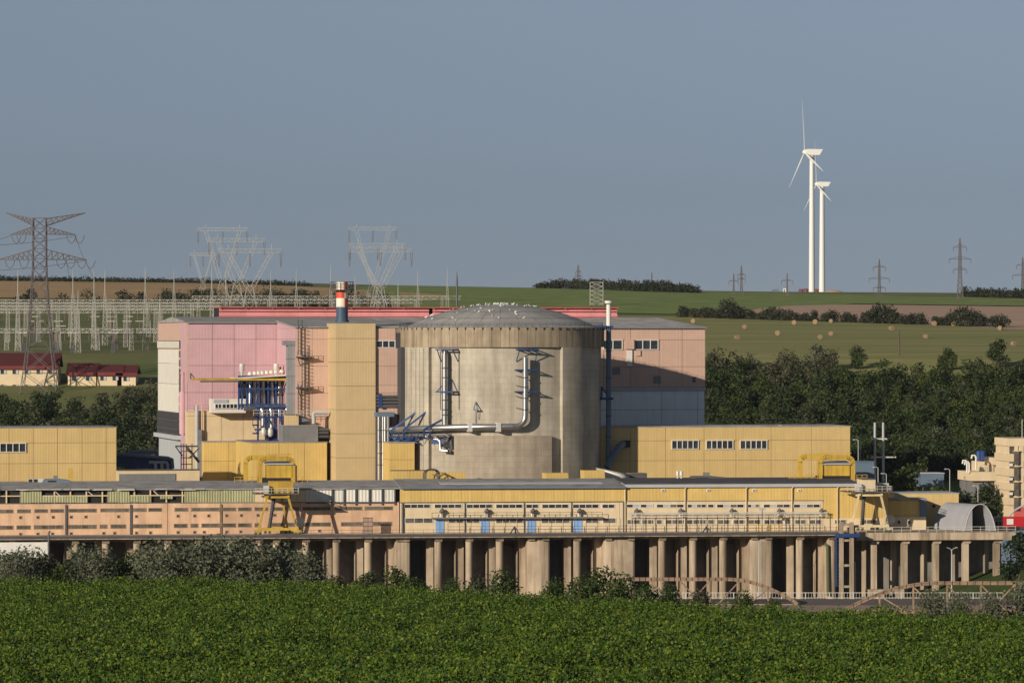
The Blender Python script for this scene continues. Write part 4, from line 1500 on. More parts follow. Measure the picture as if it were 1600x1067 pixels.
# hooped cage
hc = thing('hooped_cage', 'row of dark hoops forming a small cage by the parapet', 'cage', P(672, 752, 30))
for k in range(4):
    v_ = 28 + k * 1.1
    m = MB()
    c = U(672 + k * 1.5, v_)
    zb_ = GZ
    pts = [(c - 1.5, v_, zb_), (c - 1.5, v_, zat(741, 670, v_))] + [(c + 1.5 * math.cos(t), v_, zat(741, 670, v_) + 1.2 * math.sin(t)) for t in np.linspace(math.pi * .85, math.pi * .15, 5)] + [(c + 1.5, v_, zat(741, 670, v_)), (c + 1.5, v_, zb_)]
    part(m.tube(pts, .09, 5), 'hoop', MAT['dsteel'], hc)
m = MB()
for t in (.5, 1.57, 2.6):
    a = (U(672, 28) + 1.5 * math.cos(t), 28, zat(741, 670, 28) + 1.2 * math.sin(t))
    m.beam(a, (a[0] + .6, 31.4, a[2]), .07)
part(m, 'purlin', MAT['dsteel'], hc)
# low beige wall and blue conveyor at the left
lw = thing('low_beige_wall', 'low beige wall with dark lower band left of the yellow block', 'wall', P(245, 752, 42))
for a, b in ((182.5, 236), (236, 263), (263, 312)):
    part(MB().box(U(a, 42) + .02, U(b, 42) - .02, 42, 43, GZ, zat(734.5, 250, 42)), 'panel', MAT['beige'], lw)
part(MB().box(U(182, 42), U(312, 42), 41.8, 43.2, zat(734.5, 250, 42), zat(733, 250, 42)), 'coping', MAT['dsteel'], lw)
part(MB().box(U(186, 42), U(274, 42), 41.8, 41.97, GZ, zat(740, 230, 42)), 'dark_band', MAT['grey'], lw)
cv = thing('blue_conveyor', 'dark blue covered conveyor behind the low beige wall', 'conveyor', P(225, 735, 62))
a, b = P(178, 708, 62), P(268, 717, 62)
part(MB().prism([(a.x, a.z), (b.x, b.z), (b.x, b.z - 2.4), (a.x, a.z - 2.8)], 60, 63), 'housing', MAT['blue'], cv)
part(MB().tube([P(183, 709, 59), P(262, 715.5, 59), P(269, 718, 59), P(270, 732, 59)], .4, 8), 'pipe', MAT['bluegrey'], cv, True)
part(MB().tube([P(200, 706, 66), P(246, 706, 66)], .45, 8), 'far_pipe', MAT['bluegrey'], cv, True)
for px in (233, 243, 252):
    part(MB().tube([P(px, 722, 59.4), P(px + 8, 722, 59.4), P(px + 10, 726, 59.4), P(px + 10, 733, 59.4)], .35, 8), 'drain_elbow', MAT['greyblue'], cv, True)
es = thing('escape_stair', 'black steel escape stair at the foot of the white end wall', 'stair', P(292, 735, 70))
m = MB()
for px in (283, 287, 291, 300):
    m.beam((U(px, 70), 70, GZ), P(px, 693 if px > 280 else 700, 70), .2)
m.beam(P(274, 697, 70), P(309, 697, 70), .35).beam(P(274, 697, 70), P(285, 712, 70), .25).beam(P(291, 697, 70), P(311, 722, 70), .6, .5).beam(P(291, 702, 69), P(309, 716, 69), .2)
m.beam(P(295, 716, 70), P(311, 700, 70), .25)
for r in (705, 715, 725):
    m.beam(P(283, r, 70), P(300, r, 70), .18)
part(m, 'frame', MAT['dsteel'], es)

# small roofs behind the long pump house
for px0, px1, r, sl, lab in ((853, 892, 739, 1.2, 'small yellow sloping hood at the foot of the right buttress'), (913, 949, 735, 2.0, 'larger yellow sloping hood beside the white tank')):
    o = thing('yellow_hood', lab, 'hood', P((px0 + px1) / 2, 750, 27))
    zt_ = zat(r, px0, 27)
    u0_, u1_ = U(px0, 27), U(px1, 27)
    part(MB().prism([(u0_, zt_), (u1_ - .6, zt_), (u1_, GZ), (u0_ + .4, GZ)], 27, 31), 'shell', MAT['yellow2'], o)
tk = thing('white_tank', 'white cylindrical tank with sloping lid below the slanted duct', 'tank', P(958, 750, 34))
c = (U(958, 34), 34, 0)
r_ = 26 / F * Ydep(c[0], 34)
m = MB().lathe([(r_, GZ), (r_, zat(738, 958, 34))], c, 28)
for i, p in enumerate(m.v):
    if p[2] > 1:
        m.v[i] = (p[0], p[1], p[2] - (p[0] - c[0]) * .22)
part(m, 'shell', MAT['white'], tk, True)
m = MB()
vs_ = [(c[0] + (r_ + .25) * math.cos(t), c[1] + (r_ + .25) * math.sin(t), zat(738, 958, 34) - (r_ + .25) * math.cos(t) * .22 + .02) for t in np.linspace(0, 6.283, 29)[:-1]]
m.add(vs_ + [(x, y, z + .2) for x, y, z in vs_], [tuple(range(28, 56))] + [(i, (i + 1) % 28, (i + 1) % 28 + 28, i + 28) for i in range(28)])
part(m, 'lid', MAT['roofdark'], tk)
ob_ = thing('brown_shed', 'low brown shed on the ground right of the white tank', 'shed', P(998, 750, 34))
m = MB(); pbox(m, 986, 1011, 740, 752, 34, 4)
part(m, 'wall', MAT['brownsteel'], ob_)
m = MB(); pbox(m, 985.5, 1011.5, 739, 740, 33.8, 4.4)
part(m, 'roof', MAT['grey'], ob_)

# ================================================================ pump house and intake deck along the water
set_frame(7.0)
VP = 9.0                                     # front wall of the pump house
Z0, Z1, Z2 = .05, 6.4, 9.2                   # deck, top of the wall, top of the sheet band


def opening(parent, px0, px1, r0, r1, n, glass='dusty', v=VP, fr='joint', fw=.1):
    return window(parent, px0, px1, r0, r1, v - .02, n, fr, glass, fw, .08)


# --- left: derelict peach building
ph = thing('peach_pump_house', 'weathered peach pump house with torn green sheeting on the left', 'building', (U(300, VP), VP + 7, Z0))
uL, uR = U(-60, VP), U(624, VP)
pil = [uL] + [U(p, VP) for p in (103.5, 204.5, 262, 345, 470, 520)] + [uR]
part(MB().box(uL, uR, VP + .3, VP + 14, Z0 - .3, Z1 - .02), 'core', MAT['joint'], ph)
for a, b in zip(pil[:-1], pil[1:]):
    part(MB().box(a + .05, b - .05, VP, VP + .3, Z0 - .3, Z1), 'wall_bay', MAT['peach'], ph)
for p in (103.5, 204.5, 345):
    u = U(p, VP)
    part(MB().box(u - .22, u + .22, VP - .22, VP + .1, Z0, Z1 - .2), 'drain_pipe', MAT['rust'] if p == 345 else MAT['dsteel'], ph)
UP = [(-30, -8), (-2, 20), (27, 47), (54, 74), (79, 99), (107, 150), (157, 201), (208, 228), (232, 252), (273, 293), (299, 342), (348, 368), (372, 392), (398, 418), (428, 447), (450, 467), (473, 516), (524, 565), (570, 613)]
LO = [(-30, -6), (-2, 20), (26, 47), (53, 98), (105, 150), (156, 167), (173, 196), (208, 252), (272, 292), (298, 309), (315, 342), (348, 368), (372, 392), (398, 407), (423, 442), (447, 465), (473, 516), (533, 566), (583, 612)]


def rr(row, px, px_ref=240):
    return row


for a, b in UP:
    r = np.interp((a + b) / 2, [0, 240, 600], [796.5, 794, 791.5])
    opening(ph, a, b, r, r + 4.3, max(1, int((b - a) / 11)))
for a, b in LO:
    r = np.interp((a + b) / 2, [0, 240, 600], [821.5, 819, 815.5])
    opening(ph, a, b, r, r + 5, max(1, int((b - a) / 11)))
for px in (32, 59, 83, 111, 134, 185, 213, 278, 304, 326, 354, 377, 403, 429):
    r = np.interp(px, [0, 429], [808.5, 804.5])
    opening(ph, px - 1.8, px + 1.8, r - 1.5, r + 1.5, 1, 'dark')
for px in (32, 59, 82, 111, 162, 179, 213, 235, 278, 304, 319, 354, 376, 499):
    r = np.interp(px, [0, 500], [834.5, 829])
    opening(ph, px - 1.8, px + 1.8, r - 1.4, r + 1.4, 1, 'dark')
# sheeting band: dark loft, posts and the sheets that are left
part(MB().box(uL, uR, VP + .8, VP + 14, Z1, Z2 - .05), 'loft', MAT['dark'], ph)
part(MB().box(uL, uR, VP + .02, VP + .5, Z1, Z1 + .18), 'sill_rail', MAT['brownsteel'], ph)
zm = (Z1 + Z2) / 2 + .25
for p in list(range(-40, 300, 25)):
    u = U(p, VP)
    part(MB().box(u - .14, u + .14, VP + .25, VP + .5, Z1 + .18, Z2 - .05), 'post', MAT['beige'], ph)
part(MB().box(uL, U(300, VP), VP + .26, VP + .46, zm - .1, zm + .12), 'mid_rail', MAT['beige'], ph)


def sheets(px0, px1, z0, z1, mat, step=17, name='sheet', lean=.0):
    n = max(1, int(round((px1 - px0) / step)))
    for k in range(n):
        a, b = U(px0 + (px1 - px0) * k / n, VP), U(px0 + (px1 - px0) * (k + 1) / n, VP)
        j = random.uniform(-.04, .04)
        part(MB().box(a + .02, b - .02, VP + .06 + j, VP + .16 + j, z0 + random.uniform(0, .12) * lean, z1 + random.uniform(-.15, 0) * lean), name, mat, ph)


sheets(-60, 0, zm, Z2, MAT['greencl'], lean=1)
sheets(31, 65, Z1 + .2, Z2, MAT['greencl'], lean=1)
sheets(65, 137, Z1 + .2, zm, MAT['greencl'], lean=1)
sheets(168, 202, Z1 + .2, Z2, MAT['greencl'], lean=1)
sheets(202, 234, Z1 + .2, zm, MAT['greencl'], lean=1)
sheets(250, 270, Z1 + .9, zm, MAT['greencl'], lean=1)
sheets(288, 398, Z1 + .15, Z2, MAT['greencl'], lean=.3)
sheets(398, 478, Z1 + .15, Z2, MAT['cream'], 13, lean=.3)
sheets(478, 618, Z1 + .15, Z2, MAT['whitecl'], 19.8, lean=.2)
for p in (519, 537.5, 556, 577, 597, 617):
    u = U(p, VP - .3)
    part(MB().box(u - .13, u + .13, VP - .35, VP - .05, Z1 - .5, Z2), 'mast_post', MAT['dsteel'], ph)
part(MB().box(U(478, VP), U(618, VP), VP - .32, VP - .02, Z1 - .12, Z1 + .1), 'gutter', MAT['dsteel'], ph)
for a in ((60, 64), (86, 93), (137, 145), (240, 247)):
    part(MB().beam((U(a[0], VP), VP + .35, Z2 - .2), (U(a[1], VP), VP + .35, zm + .1), .14), 'torn_strip', MAT['whitebld'], ph)
mr_ = MB()
ur0, ur1 = U(-60, VP), U(626, VP)
n = 46
for k in range(n):                             # ragged front edge of the old roof
    a, b = ur0 + (ur1 - ur0) * k / n, ur0 + (ur1 - ur0) * (k + 1) / n
    j0 = random.uniform(-.5, .5) if k < 22 else -.35
    mr_.prismx([(VP + j0, Z2 + random.uniform(-.06, .06)), (VP + 14.5, Z2 + 1.25), (VP + 14.5, Z2 + 1.45), (VP + j0, Z2 + .2)], a, b)
part(mr_, 'roof', MAT['roofdark'], ph)
for k in range(16):
    px = random.uniform(0, 300)
    a = U(px, VP)
    part(MB().prismx([(VP - .75, Z2 - .0 + random.uniform(-.05, .25)), (VP + .6, Z2 + .27), (VP + .6, Z2 + .33), (VP - .75, Z2 + .12)], a, a + random.uniform(1.0, 4.0)), 'torn_membrane', MAT['whitebld'], ph)
m = MB().beam(P(480, 768, VP - .8), P(517, 783, VP - .8), .12).beam(P(480, 772, VP - .8), P(517, 787, VP - .8), .12)
for k in range(5):
    q = P(482 + k * 8, 769 + k * 3.3, VP - .8)
    m.beam(q, q - Vector((0, 0, .6)), .1)
part(m, 'stair_rail', MAT['steel'], ph)

# --- middle and right: renovated cream and yellow pump houses
mh = thing('cream_pump_house', 'cream pump house with yellow sheet band and blue doors in the middle', 'building', (U(800, VP), VP + 7, Z0))
u0_, u1_ = U(625, VP), U(976.5, VP)
part(MB().box(u0_, u1_, VP + .3, VP + 14, Z0 - .3, Z2), 'core', MAT['joint'], mh)
bays = [u0_] + [U(p, VP) for p in (632, 726.5, 819, 893, 968)] + [u1_]
for a, b in zip(bays[:-1], bays[1:]):
    part(MB().box(a + .03, b - .03, VP, VP + .3, Z0 - .3, Z1), 'wall_bay', MAT['cream'], mh)
n = 22
for k in range(n):
    a, b = u0_ + (u1_ - u0_) * k / n, u0_ + (u1_ - u0_) * (k + 1) / n
    part(MB().box(a + .015, b - .015, VP - .15, VP + .29, Z1 + .05, Z2), 'sheet', MAT['yellow2'], mh)
part(MB().box(u0_, u1_, VP - .25, VP - .16, Z1 - .08, Z1 + .06), 'drip_rail', MAT['dsteel'], mh)
m = MB().prismx([(VP - .8, Z2 + .02), (VP + 15, Z2 + 1.4), (VP + 15, Z2 + 1.65), (VP - .8, Z2 + .3)], u0_ + .05, u1_)
part(m, 'roof', MAT['roofdark'], mh)
part(MB().box(u0_, u1_, VP - 1.0, VP - .8, Z2 + .02, Z2 + .34), 'gutter', MAT['bluegrey'], mh)
part(MB().prismx([(VP + 5, Z2 + .78), (VP + 8, Z2 + 1.03), (VP + 8, Z2 + 1.15), (VP + 5, Z2 + .9)], u0_ + 9, u1_ - 4), 'walkway_strip', MAT['greyblue'], mh)
for p in (629, 726.5, 819, 893, 974):
    u = U(p, VP - .25)
    part(MB().tube([(u, VP - .2, Z0), (u, VP - .2, Z1 - .2)], .11 if p != 629 else .25, 6), 'downpipe', MAT['dsteel'], mh)
for a, b, k in ((632, 672, 4), (679, 721, 4), (729, 769, 4), (775, 816, 4), (822, 841, 2), (847, 888, 4), (895, 935, 4), (941, 960, 2)):
    window(mh, a, b, 788, 793, VP - .02, k, 'whitebld', 'glass', .1, .08)
for a, b, k in ((633, 676, 3), (701, 724, 2), (729, 749, 2), (775, 817, 4), (846, 890, 4), (915, 935, 2), (942, 962, 2)):
    window(mh, a, b, 809.5, 816.5, VP - .02, k, 'whitebld', 'dusty', .1, .08)
for a in (680.5, 751, 823.5, 896):
    q0, q1 = U(a, VP), U(a + 13.5, VP)
    d = part(MB().box(q0, q1, VP - .1, VP - .01, Z0, zat(810.5, a, VP)), 'door', MAT['bluepale'], mh)
    part(MB().box(q0 - .15, q1 + .15, VP - .16, VP - .1, zat(810.5, a, VP), zat(809, a, VP)), 'lintel', MAT['whitebld'], d)
    part(MB().box((q0 + q1) / 2 - .03, (q0 + q1) / 2 + .03, VP - .13, VP - .1, Z0, zat(811, a, VP)), 'leaf_gap', MAT['bluegrey'], d)
zl_ = zat(807.5, 800, VP)
part(MB().box(U(674, VP), U(940, VP), VP - 1.5, VP - .02, zl_ - .25, zl_), 'ledge', MAT['grey'], mh)
m = MB().rail((U(674, VP), VP - 1.4, zl_), (U(940, VP), VP - 1.4, zl_), 1.0, 2.2, .08, 1)
part(m, 'ledge_railing', MAT['dsteel'], mh)

rh = thing('yellow_pump_house', 'cream and yellow pump house with white vents on the right', 'building', (U(1140, VP), VP + 7, Z0))
u0_, u1_, ue = U(977.5, VP), U(1286, VP), U(1388, VP)
part(MB().box(u0_, ue, VP + .3, VP + 14, Z0 - .3, Z2 + .1), 'core', MAT['joint'], rh)
bays = [u0_] + [U(p, VP) for p in (1070.5, 1166, 1237.5)] + [u1_]
for a, b in zip(bays[:-1], bays[1:]):
    part(MB().box(a + .03, b - .03, VP, VP + .3, Z0 - .3, Z1 + .1), 'wall_bay', MAT['cream'], rh)
    part(MB().box(a + .03, b - .03, VP + .12, VP + .42, Z1 + .1, Z2 + .1), 'yellow_bay', MAT['yellow2'], rh)
part(MB().box(u0_, u1_, VP - .15, VP + .1, Z1 - .02, Z1 + .12), 'ledge', MAT['grey'], rh)
for a, b in ((u1_, U(1309, VP)), (U(1309, VP), U(1345, VP)), (U(1345, VP), ue)):
    part(MB().box(a + .02, b - .02, VP + .1, VP + .4, 2.6, Z2 + .1), 'yellow_bay', MAT['yellow2'], rh)
    part(MB().box(a + .02, b - .02, VP, VP + .28, Z0 - .3, 2.6), 'wall_bay', MAT['cream'], rh)
part(MB().box(u0_, ue, VP - .5, VP + 1.2, Z2 + .12, Z2 + .85), 'fascia', MAT['greyblue'], rh)
m = MB().prismx([(VP - .7, Z2 + .86), (VP + 15, Z2 + 1.5), (VP + 15, Z2 + 1.7), (VP - .7, Z2 + 1.06)], u0_ - .3, U(1340, VP))
part(m, 'roof', MAT['blackroof'], rh)
for p in (976.8, 1070.5, 1166, 1237.5, 1308.5):
    u = U(p, VP - .3)
    part(MB().tube([(u + .35, VP - .3, Z2 + .3), (u, VP - .25, Z2 - .2), (u, VP - .25, Z0)], .13, 6), 'downpipe', MAT['cream'], rh)
for p in (1036, 1107, 1178, 1249):
    w = part(MB().box(U(p - 2.8, VP), U(p + 2.8, VP), VP - .05, VP + .2, zat(768, p, VP), zat(764, p, VP)), 'vent', MAT['white'], rh)
    part(MB().box(U(p - 1.6, VP), U(p + 1.6, VP), VP - .09, VP - .05, zat(767, p, VP), zat(765.2, p, VP)), 'vent_mouth', MAT['dark'], w)
for a, b, k in ((979, 999, 2), (1001, 1020, 2), (1026, 1068, 4), (1074, 1103, 4), (1106, 1115, 1), (1120, 1162, 4), (1168, 1186, 3), (1193, 1234, 4), (1240, 1281, 4)):
    window(rh, a, b, 788, 792.3, VP - .02, k, 'whitebld', 'glass', .1, .08, pane_glass=['glass', 'greyblue', 'dusty', 'glass'])
for a, b, k in ((980, 1000, 2), (1003, 1021, 2), (1026, 1035, 1), (1040, 1069, 3), (1073, 1103, 3), (1106, 1116, 1), (1121, 1140, 2), (1145, 1164, 2), (1169, 1188, 2), (1193, 1222, 3), (1226, 1235, 1), (1241, 1260, 2), (1265, 1283, 2), (1304, 1322, 2), (1345, 1372, 3)):
    window(rh, a, b, 812, 818, VP - .02, k, 'whitebld', 'dusty', .1, .08)
m = MB(); zl_ = zat(806, 1100, VP)
for dz in (0, .45, .75):
    m.tube([(U(979, VP), VP - 1.1, zl_ + dz), (U(1292, VP), VP - 1.1, zl_ + dz)], .11, 6)
for p in range(985, 1290, 16):
    u = U(p, VP)
    m.beam((u, VP - 1.1, Z0), (u, VP - 1.1, zl_ + .9), .1)
part(m, 'pipe_rack', MAT['steel'], rh)
# roof clutter
for px, w, h, mt, nm, lab in ((1062, 5, 15, 'steel', 'roof_vent', 'pair of pale vent pipes on the right pump house roof'), (1106, 58, 9, 'brownsteel', 'roof_plant', 'long low brown plant housing on the right pump house roof'),
                              (88, 44, 8, 'bluegrey', 'roof_plant', 'grey plant housing on the derelict pump house roof'), (52, 16, 7, 'steel', 'cooling_unit', 'two boxy cooling units on the derelict pump house roof')):
    v_ = VP + 13
    o = thing(nm, lab, 'roof plant', P(px, 749, v_))
    zb_ = Z2 + 1.1
    a, b = U(px - w / 2, v_), U(px + w / 2, v_)
    hz = h / 7.3
    if nm == 'roof_vent':
        for d in (-.45, .35):
            part(MB().tube([((a + b) / 2 + d, v_, zb_), ((a + b) / 2 + d, v_, zb_ + hz * .5), ((a + b) / 2 + d, v_, zb_ + hz * .55), ((a + b) / 2 + d, v_, zb_ + hz)], [.18, .18, .34, .34], 8), 'pipe', MAT[mt], o, True)
    elif nm == 'cooling_unit':
        for d in (0, 1):
            part(MB().box(a + d * (b - a) * .52, a + (d + .46) * (b - a) * 1.0, v_, v_ + 1, zb_, zb_ + hz), 'casing', MAT[mt], o)
            c = a + (d * .52 + .22) * (b - a)
            part(MB().box(c - .4, c + .4, v_ - .04, v_, zb_ + .15, zb_ + hz - .12), 'fan_grille', MAT['dark'], o)
    else:
        part(MB().prism([(a, zb_), (b, zb_), (b, zb_ + hz * .55), (a + (b - a) * .6, zb_ + hz * .8), (a + (b - a) * .1, zb_ + hz * .8), (a, zb_ + hz * .3)], v_, v_ + 2.5), 'housing', MAT[mt], o)
        part(MB().box(a + (b - a) * .4, a + (b - a) * .56, v_ + .4, v_ + 1.6, zb_ + hz * .7, zb_ + hz * 1.4), 'hatch', MAT['grey'], o)
        part(MB().box(a + (b - a) * .2, a + (b - a) * .5, v_ - .05, v_, zb_ + .1, zb_ + hz * .5), 'opening', MAT['dark'], o)
yl = thing('yellow_ladder_frame', 'small yellow ladder frame before the left yellow hall', 'ladder', P(110, 746, VP + 14))
m = MB()
for p in (107.5, 112.5):
    m.beam(P(p, 750, VP + 14), P(p, 731, VP + 14), .35)
for r in (733, 737, 741, 745):
    m.beam(P(107, r, VP + 14), P(114, r, VP + 14), .2)
part(m, 'frame', MAT['craney'], yl)
# cowls above the ledge
order = ['first', 'second', 'third', 'fourth', 'fifth', 'sixth', 'seventh', 'eighth', 'ninth', 'tenth', 'eleventh', 'twelfth', 'thirteenth', 'fourteenth', 'fifteenth', 'sixteenth']
for i, px in enumerate((689, 759, 831, 904, 993, 1062, 1142, 1216, 1282)):
    b_ = P(px, 806, VP - .8)
    o = thing('vent_cowl', f'dark vent cowl on the pump house ledge, {order[i]} from the left', 'vent', b_, 'vent cowls along the ledge')
    part(MB().tube([b_, b_ + Vector((0, 0, .7))], .22, 8), 'stem', MAT['steel'], o, True)
    part(MB().tube([b_ + Vector((-.1, 0, .65)), b_ + Vector((.05, 0, .95)), b_ + Vector((.5, -.2, 1.3))], [.3, .42, .5], 10), 'hood', MAT['brownsteel'], o, True)

# --- deck, columns and intake bays
dk = thing('intake_deck', 'long concrete intake deck carried on rows of columns above the channel', 'deck', (U(800, 0), 4, -13.8))
ud0, ud1 = U(-60, 0), U(1585, 0)
ubr = U(1336, 0)
part(MB().box(ud0, ubr, -1.2, 12.0, -.55, 0), 'slab', MAT['concrete'], dk)
part(MB().box(ubr + .05, ud1, -1.2, 12.0, -1.6, -.02), 'viaduct_slab', MAT['concrete'], dk)
part(MB().box(ud0, ubr, -1.32, -1.2, -.35, .18), 'edge_beam', MAT['dsteel'], dk)
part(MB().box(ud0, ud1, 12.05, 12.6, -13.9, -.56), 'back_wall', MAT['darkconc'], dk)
part(MB().box(ud0, ubr, 3.6, 4.4, -1.3, -.56), 'beam', MAT['concrete'], dk)
ZB = -13.9


def column(px, w, v, big=False):
    u = U(px, v)
    r = w / 2 / F * Ydep(u, v)
    if not big:
        m = MB().tube([(u, v, ZB), (u, v, -1.25)], r, 14)
        part(m, 'column', MAT['concrete'], dk, True)
        mm = MB().prismx([(v - 1.7, -.56), (v + 1.7, -.56), (v + 1.0, -1.45), (v - .9, -1.45)], u - .75, u + .75)
        part(mm, 'corbel', MAT['concrete'], dk)
    else:
        pts = []
        for t in np.linspace(0, math.pi, 7):
            pts.append((u + r - .7 + .7 * math.sin(t) if False else u + r * math.cos(math.pi - t) * 1.0, v - .55 * math.sin(t)))
        n = len(pts)
        pts = pts + [(u + r, v + 9), (u - r, v + 9)]
        vs_ = [(x, y, ZB) for x, y in pts] + [(x, y, -.6) for x, y in pts]
        k = len(pts)
        m = MB().add(vs_, [tuple(reversed(range(k))), tuple(range(k, 2 * k))] + [(i, (i + 1) % k, (i + 1) % k + k, i + k) for i in range(k)])
        part(m, 'broad_pier', MAT['concrete'], dk)
        for s_ in (-1, 1):
            part(MB().prismx([(v - 1.5, -.56), (v, -.56), (v - .2, -1.4), (v - .9, -1.4)], u + s_ * (r - .9) - .7, u + s_ * (r - .9) + .7), 'corbel', MAT['concrete'], dk)


for px in (432, 478, 525.5, 575, 684.5, 733, 780.5, 901.5, 1034, 1082.5, 1129.5, 1249.5):
    column(px, 11.8, 1.2)
for px, w in ((629, 24), (841, 36), (967.5, 49), (1189, 36), (1299, 13)):
    column(px, w, 1.2, True)
for px in (20, 70, 118, 165, 214, 262, 310, 358, 405):
    column(px, 11.8, 1.2)
for px in (8, 58, 106, 153, 202, 250, 298, 346, 393, 420, 466, 512.5, 562, 610, 671.5, 719, 768.5, 816, 886.5, 934, 1020.5, 1067.5, 1115.5, 1162.5, 1234.5, 1283):
    u0_, u1_ = U(px - 5.6, 4.5), U(px + 5.6, 4.5)
    part(MB().box(u0_, u1_, 4.5, 12.04, ZB, -.57), 'bay_pier', MAT['concrete'], dk)
# closed stop-log leaves in the bays
pi = [512.5, 562, 610, 671.5, 719, 768.5, 816, 886.5, 934, 1020.5, 1067.5, 1115.5, 1162.5, 1234.5, 1283]
for a, b in zip(pi[:-1], pi[1:]):
    if b - a < 75:
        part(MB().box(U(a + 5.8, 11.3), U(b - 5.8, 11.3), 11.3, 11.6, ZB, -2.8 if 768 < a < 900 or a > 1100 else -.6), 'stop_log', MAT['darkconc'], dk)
for px, w, v in ((1364.5, 9.5, .6), (1412.5, 9.5, .6), (1461.5, 9.5, .6), (1508, 9.5, .6), (1556.5, 9.5, .6), (1349, 7, 8), (1395, 10, 8), (1443.5, 9.5, 8), (1492, 9.5, 8), (1540.5, 7.5, 8)):
    u = U(px, v)
    h_ = w / 2 / F * Ydep(u, v)
    part(MB().box(u - h_, u + h_, v - h_, v + h_, ZB, -1.62), 'square_column', MAT['concrete'], dk)
    if v < 1:
        part(MB().prism([(u - .6, -1.62), (u + 1.3, -1.62), (u + .9, -2.4), (u - .4, -2.4)], v - .9, v + .9), 'corbel', MAT['concrete'], dk)
for p in (1388, 1437, 1486, 1533):
    pass
for a, b, r in ((1358, 1382, 921), (1404, 1413, 917)):
    part(MB().box(U(a, -2.5), U(b, -2.5), -2.5, 1.5, ZB, zat(r, a, -2.5)), 'footing', MAT['concrete'], dk)

rl = thing('deck_railing', 'thin grey railing along the front edge of the intake deck', 'railing', (U(800, -1), -1, Z0))
m = MB().rail((U(470, -1), -1.1, .02), (ubr, -1.1, .02), 1.1, 2.1, .06, 2)
part(m, 'left_run', MAT['dsteel'], rl)
m = MB().rail((ubr + .3, -1.1, 0), (ud1, -1.1, 0), 1.15, 1.9, .08, 2)
part(m, 'right_run', MAT['steel'], rl)
tl = thing('tall_railing', 'tall dark post railing in front of the cream pump houses', 'railing', (U(900, 4), 4, Z0))
m = MB()
for p in range(700, 1290, 18):
    u = U(p, 4)
    m.beam((u, 4, 0), (u, 4, 3.1), .09)
m.beam((U(700, 4), 4, 1.5), (U(1286, 4), 4, 1.5), .07).beam((U(700, 4), 4, .8), (U(1286, 4), 4, .8), .07)
part(m, 'frame', MAT['dsteel'], tl)
wo_ = thing('orange_barrier', 'orange tubular barrier on the deck before the right pump house', 'barrier', P(1195, 830, 2))
m = MB()
for a, b in ((1169, 1186), (1190, 1203), (1205, 1220)):
    m.beam(P(a, 829, 2), P(a, 820, 2), .14).beam(P(b, 829, 2), P(b, 820, 2), .14).beam(P(a, 820, 2), P(b, 820, 2), .14).beam(P(a, 825, 2), P(b, 825, 2), .12)
part(m, 'frame', MAT['craney'], wo_)
for i, px in enumerate((804, 1104)):
    o = thing('pipe_tripod', ['black pipe tripod on the deck before the third blue door', 'black pipe tripod on the deck left of the orange barrier'][i], 'tripod', P(px, 831, 1))
    m = MB()
    for d, w in ((-7, 0), (8, 0), (2, 1.2)):
        q = P(px + d, 831, 1 + w)
        m.beam(P(px, 822, 1.3), (q.x, q.y, .02), .2)
    m.tube([P(px - 3, 828, 1.2), P(px - 2, 826, 1.2), P(px + 2, 826, 1.2), P(px + 3, 828, 1.2)], .16, 6)
    part(m, 'frame', MAT['dsteel'], o)
sg = thing('wire_gate', 'dark wire gate standing on the deck before the white sheeting', 'gate', P(575, 830, 5))  # open gate of dark steel bars and wires
m = MB()
for p in range(568, 584, 2):
    m.beam((U(p, 5), 5, 0), P(p, 808, 5), .12)
for r in (809, 815, 822, 829):
    m.beam(P(567, r, 5), P(583, r, 5), .14)
part(m, 'frame', MAT['dsteel'], sg)

# concrete ladder tower
lt = thing('ladder_tower', 'slim open concrete tower with blue ladder in front of the deck', 'tower', P(1323, 932, -2.5))
zt_ = zat(816, 1323, -2.5)
for p in (1315, 1331):
    for v_ in (-4.2, -1.9):
        u = U(p, v_)
        part(MB().box(u - .42, u + .42, v_, v_ + .6, ZB, zt_), 'post', MAT['concrete'], lt)
for r in (818, 842, 881, 914):
    z_ = zat(r, 1323, -3)
    part(MB().box(U(1314, -3.6), U(1332, -3.6), -4.1, -1.4, z_ - .45, z_), 'crossbeam', MAT['concrete'], lt)
part(MB().box(U(1309, -4), U(1343, -4), -4.6, -1.0, zat(839, 1323, -4), zat(833, 1323, -4)), 'platform', MAT['blue'], lt)
m = MB()
for p in (1306.5, 1312):
    m.beam((U(p, -3), -3, zat(916, p, -3)), P(p, 836, -3), .22)
for r in range(840, 916, 5):
    m.beam(P(1306, r, -3), P(1312.5, r, -3), .14)
part(m, 'ladder', MAT['blue'], lt)
m = MB()
for p in (1335, 1336.5):
    m.beam((U(p, -3), -3, ZB), P(p, 877, -3), .1)
part(m, 'thin_ladder', MAT['whitebld'], lt)
gs = thing('green_drain_pipe', 'green stained drain pipe running down beside the ladder tower', 'pipe', P(1294, 932, .3))
part(MB().tube([P(1290, 850, 2), P(1293, 853, .3), P(1294, 930, .3)], .35, 8), 'pipe', M('algae_green', (.10, .11, .05), .9, streak=.5), gs, True)

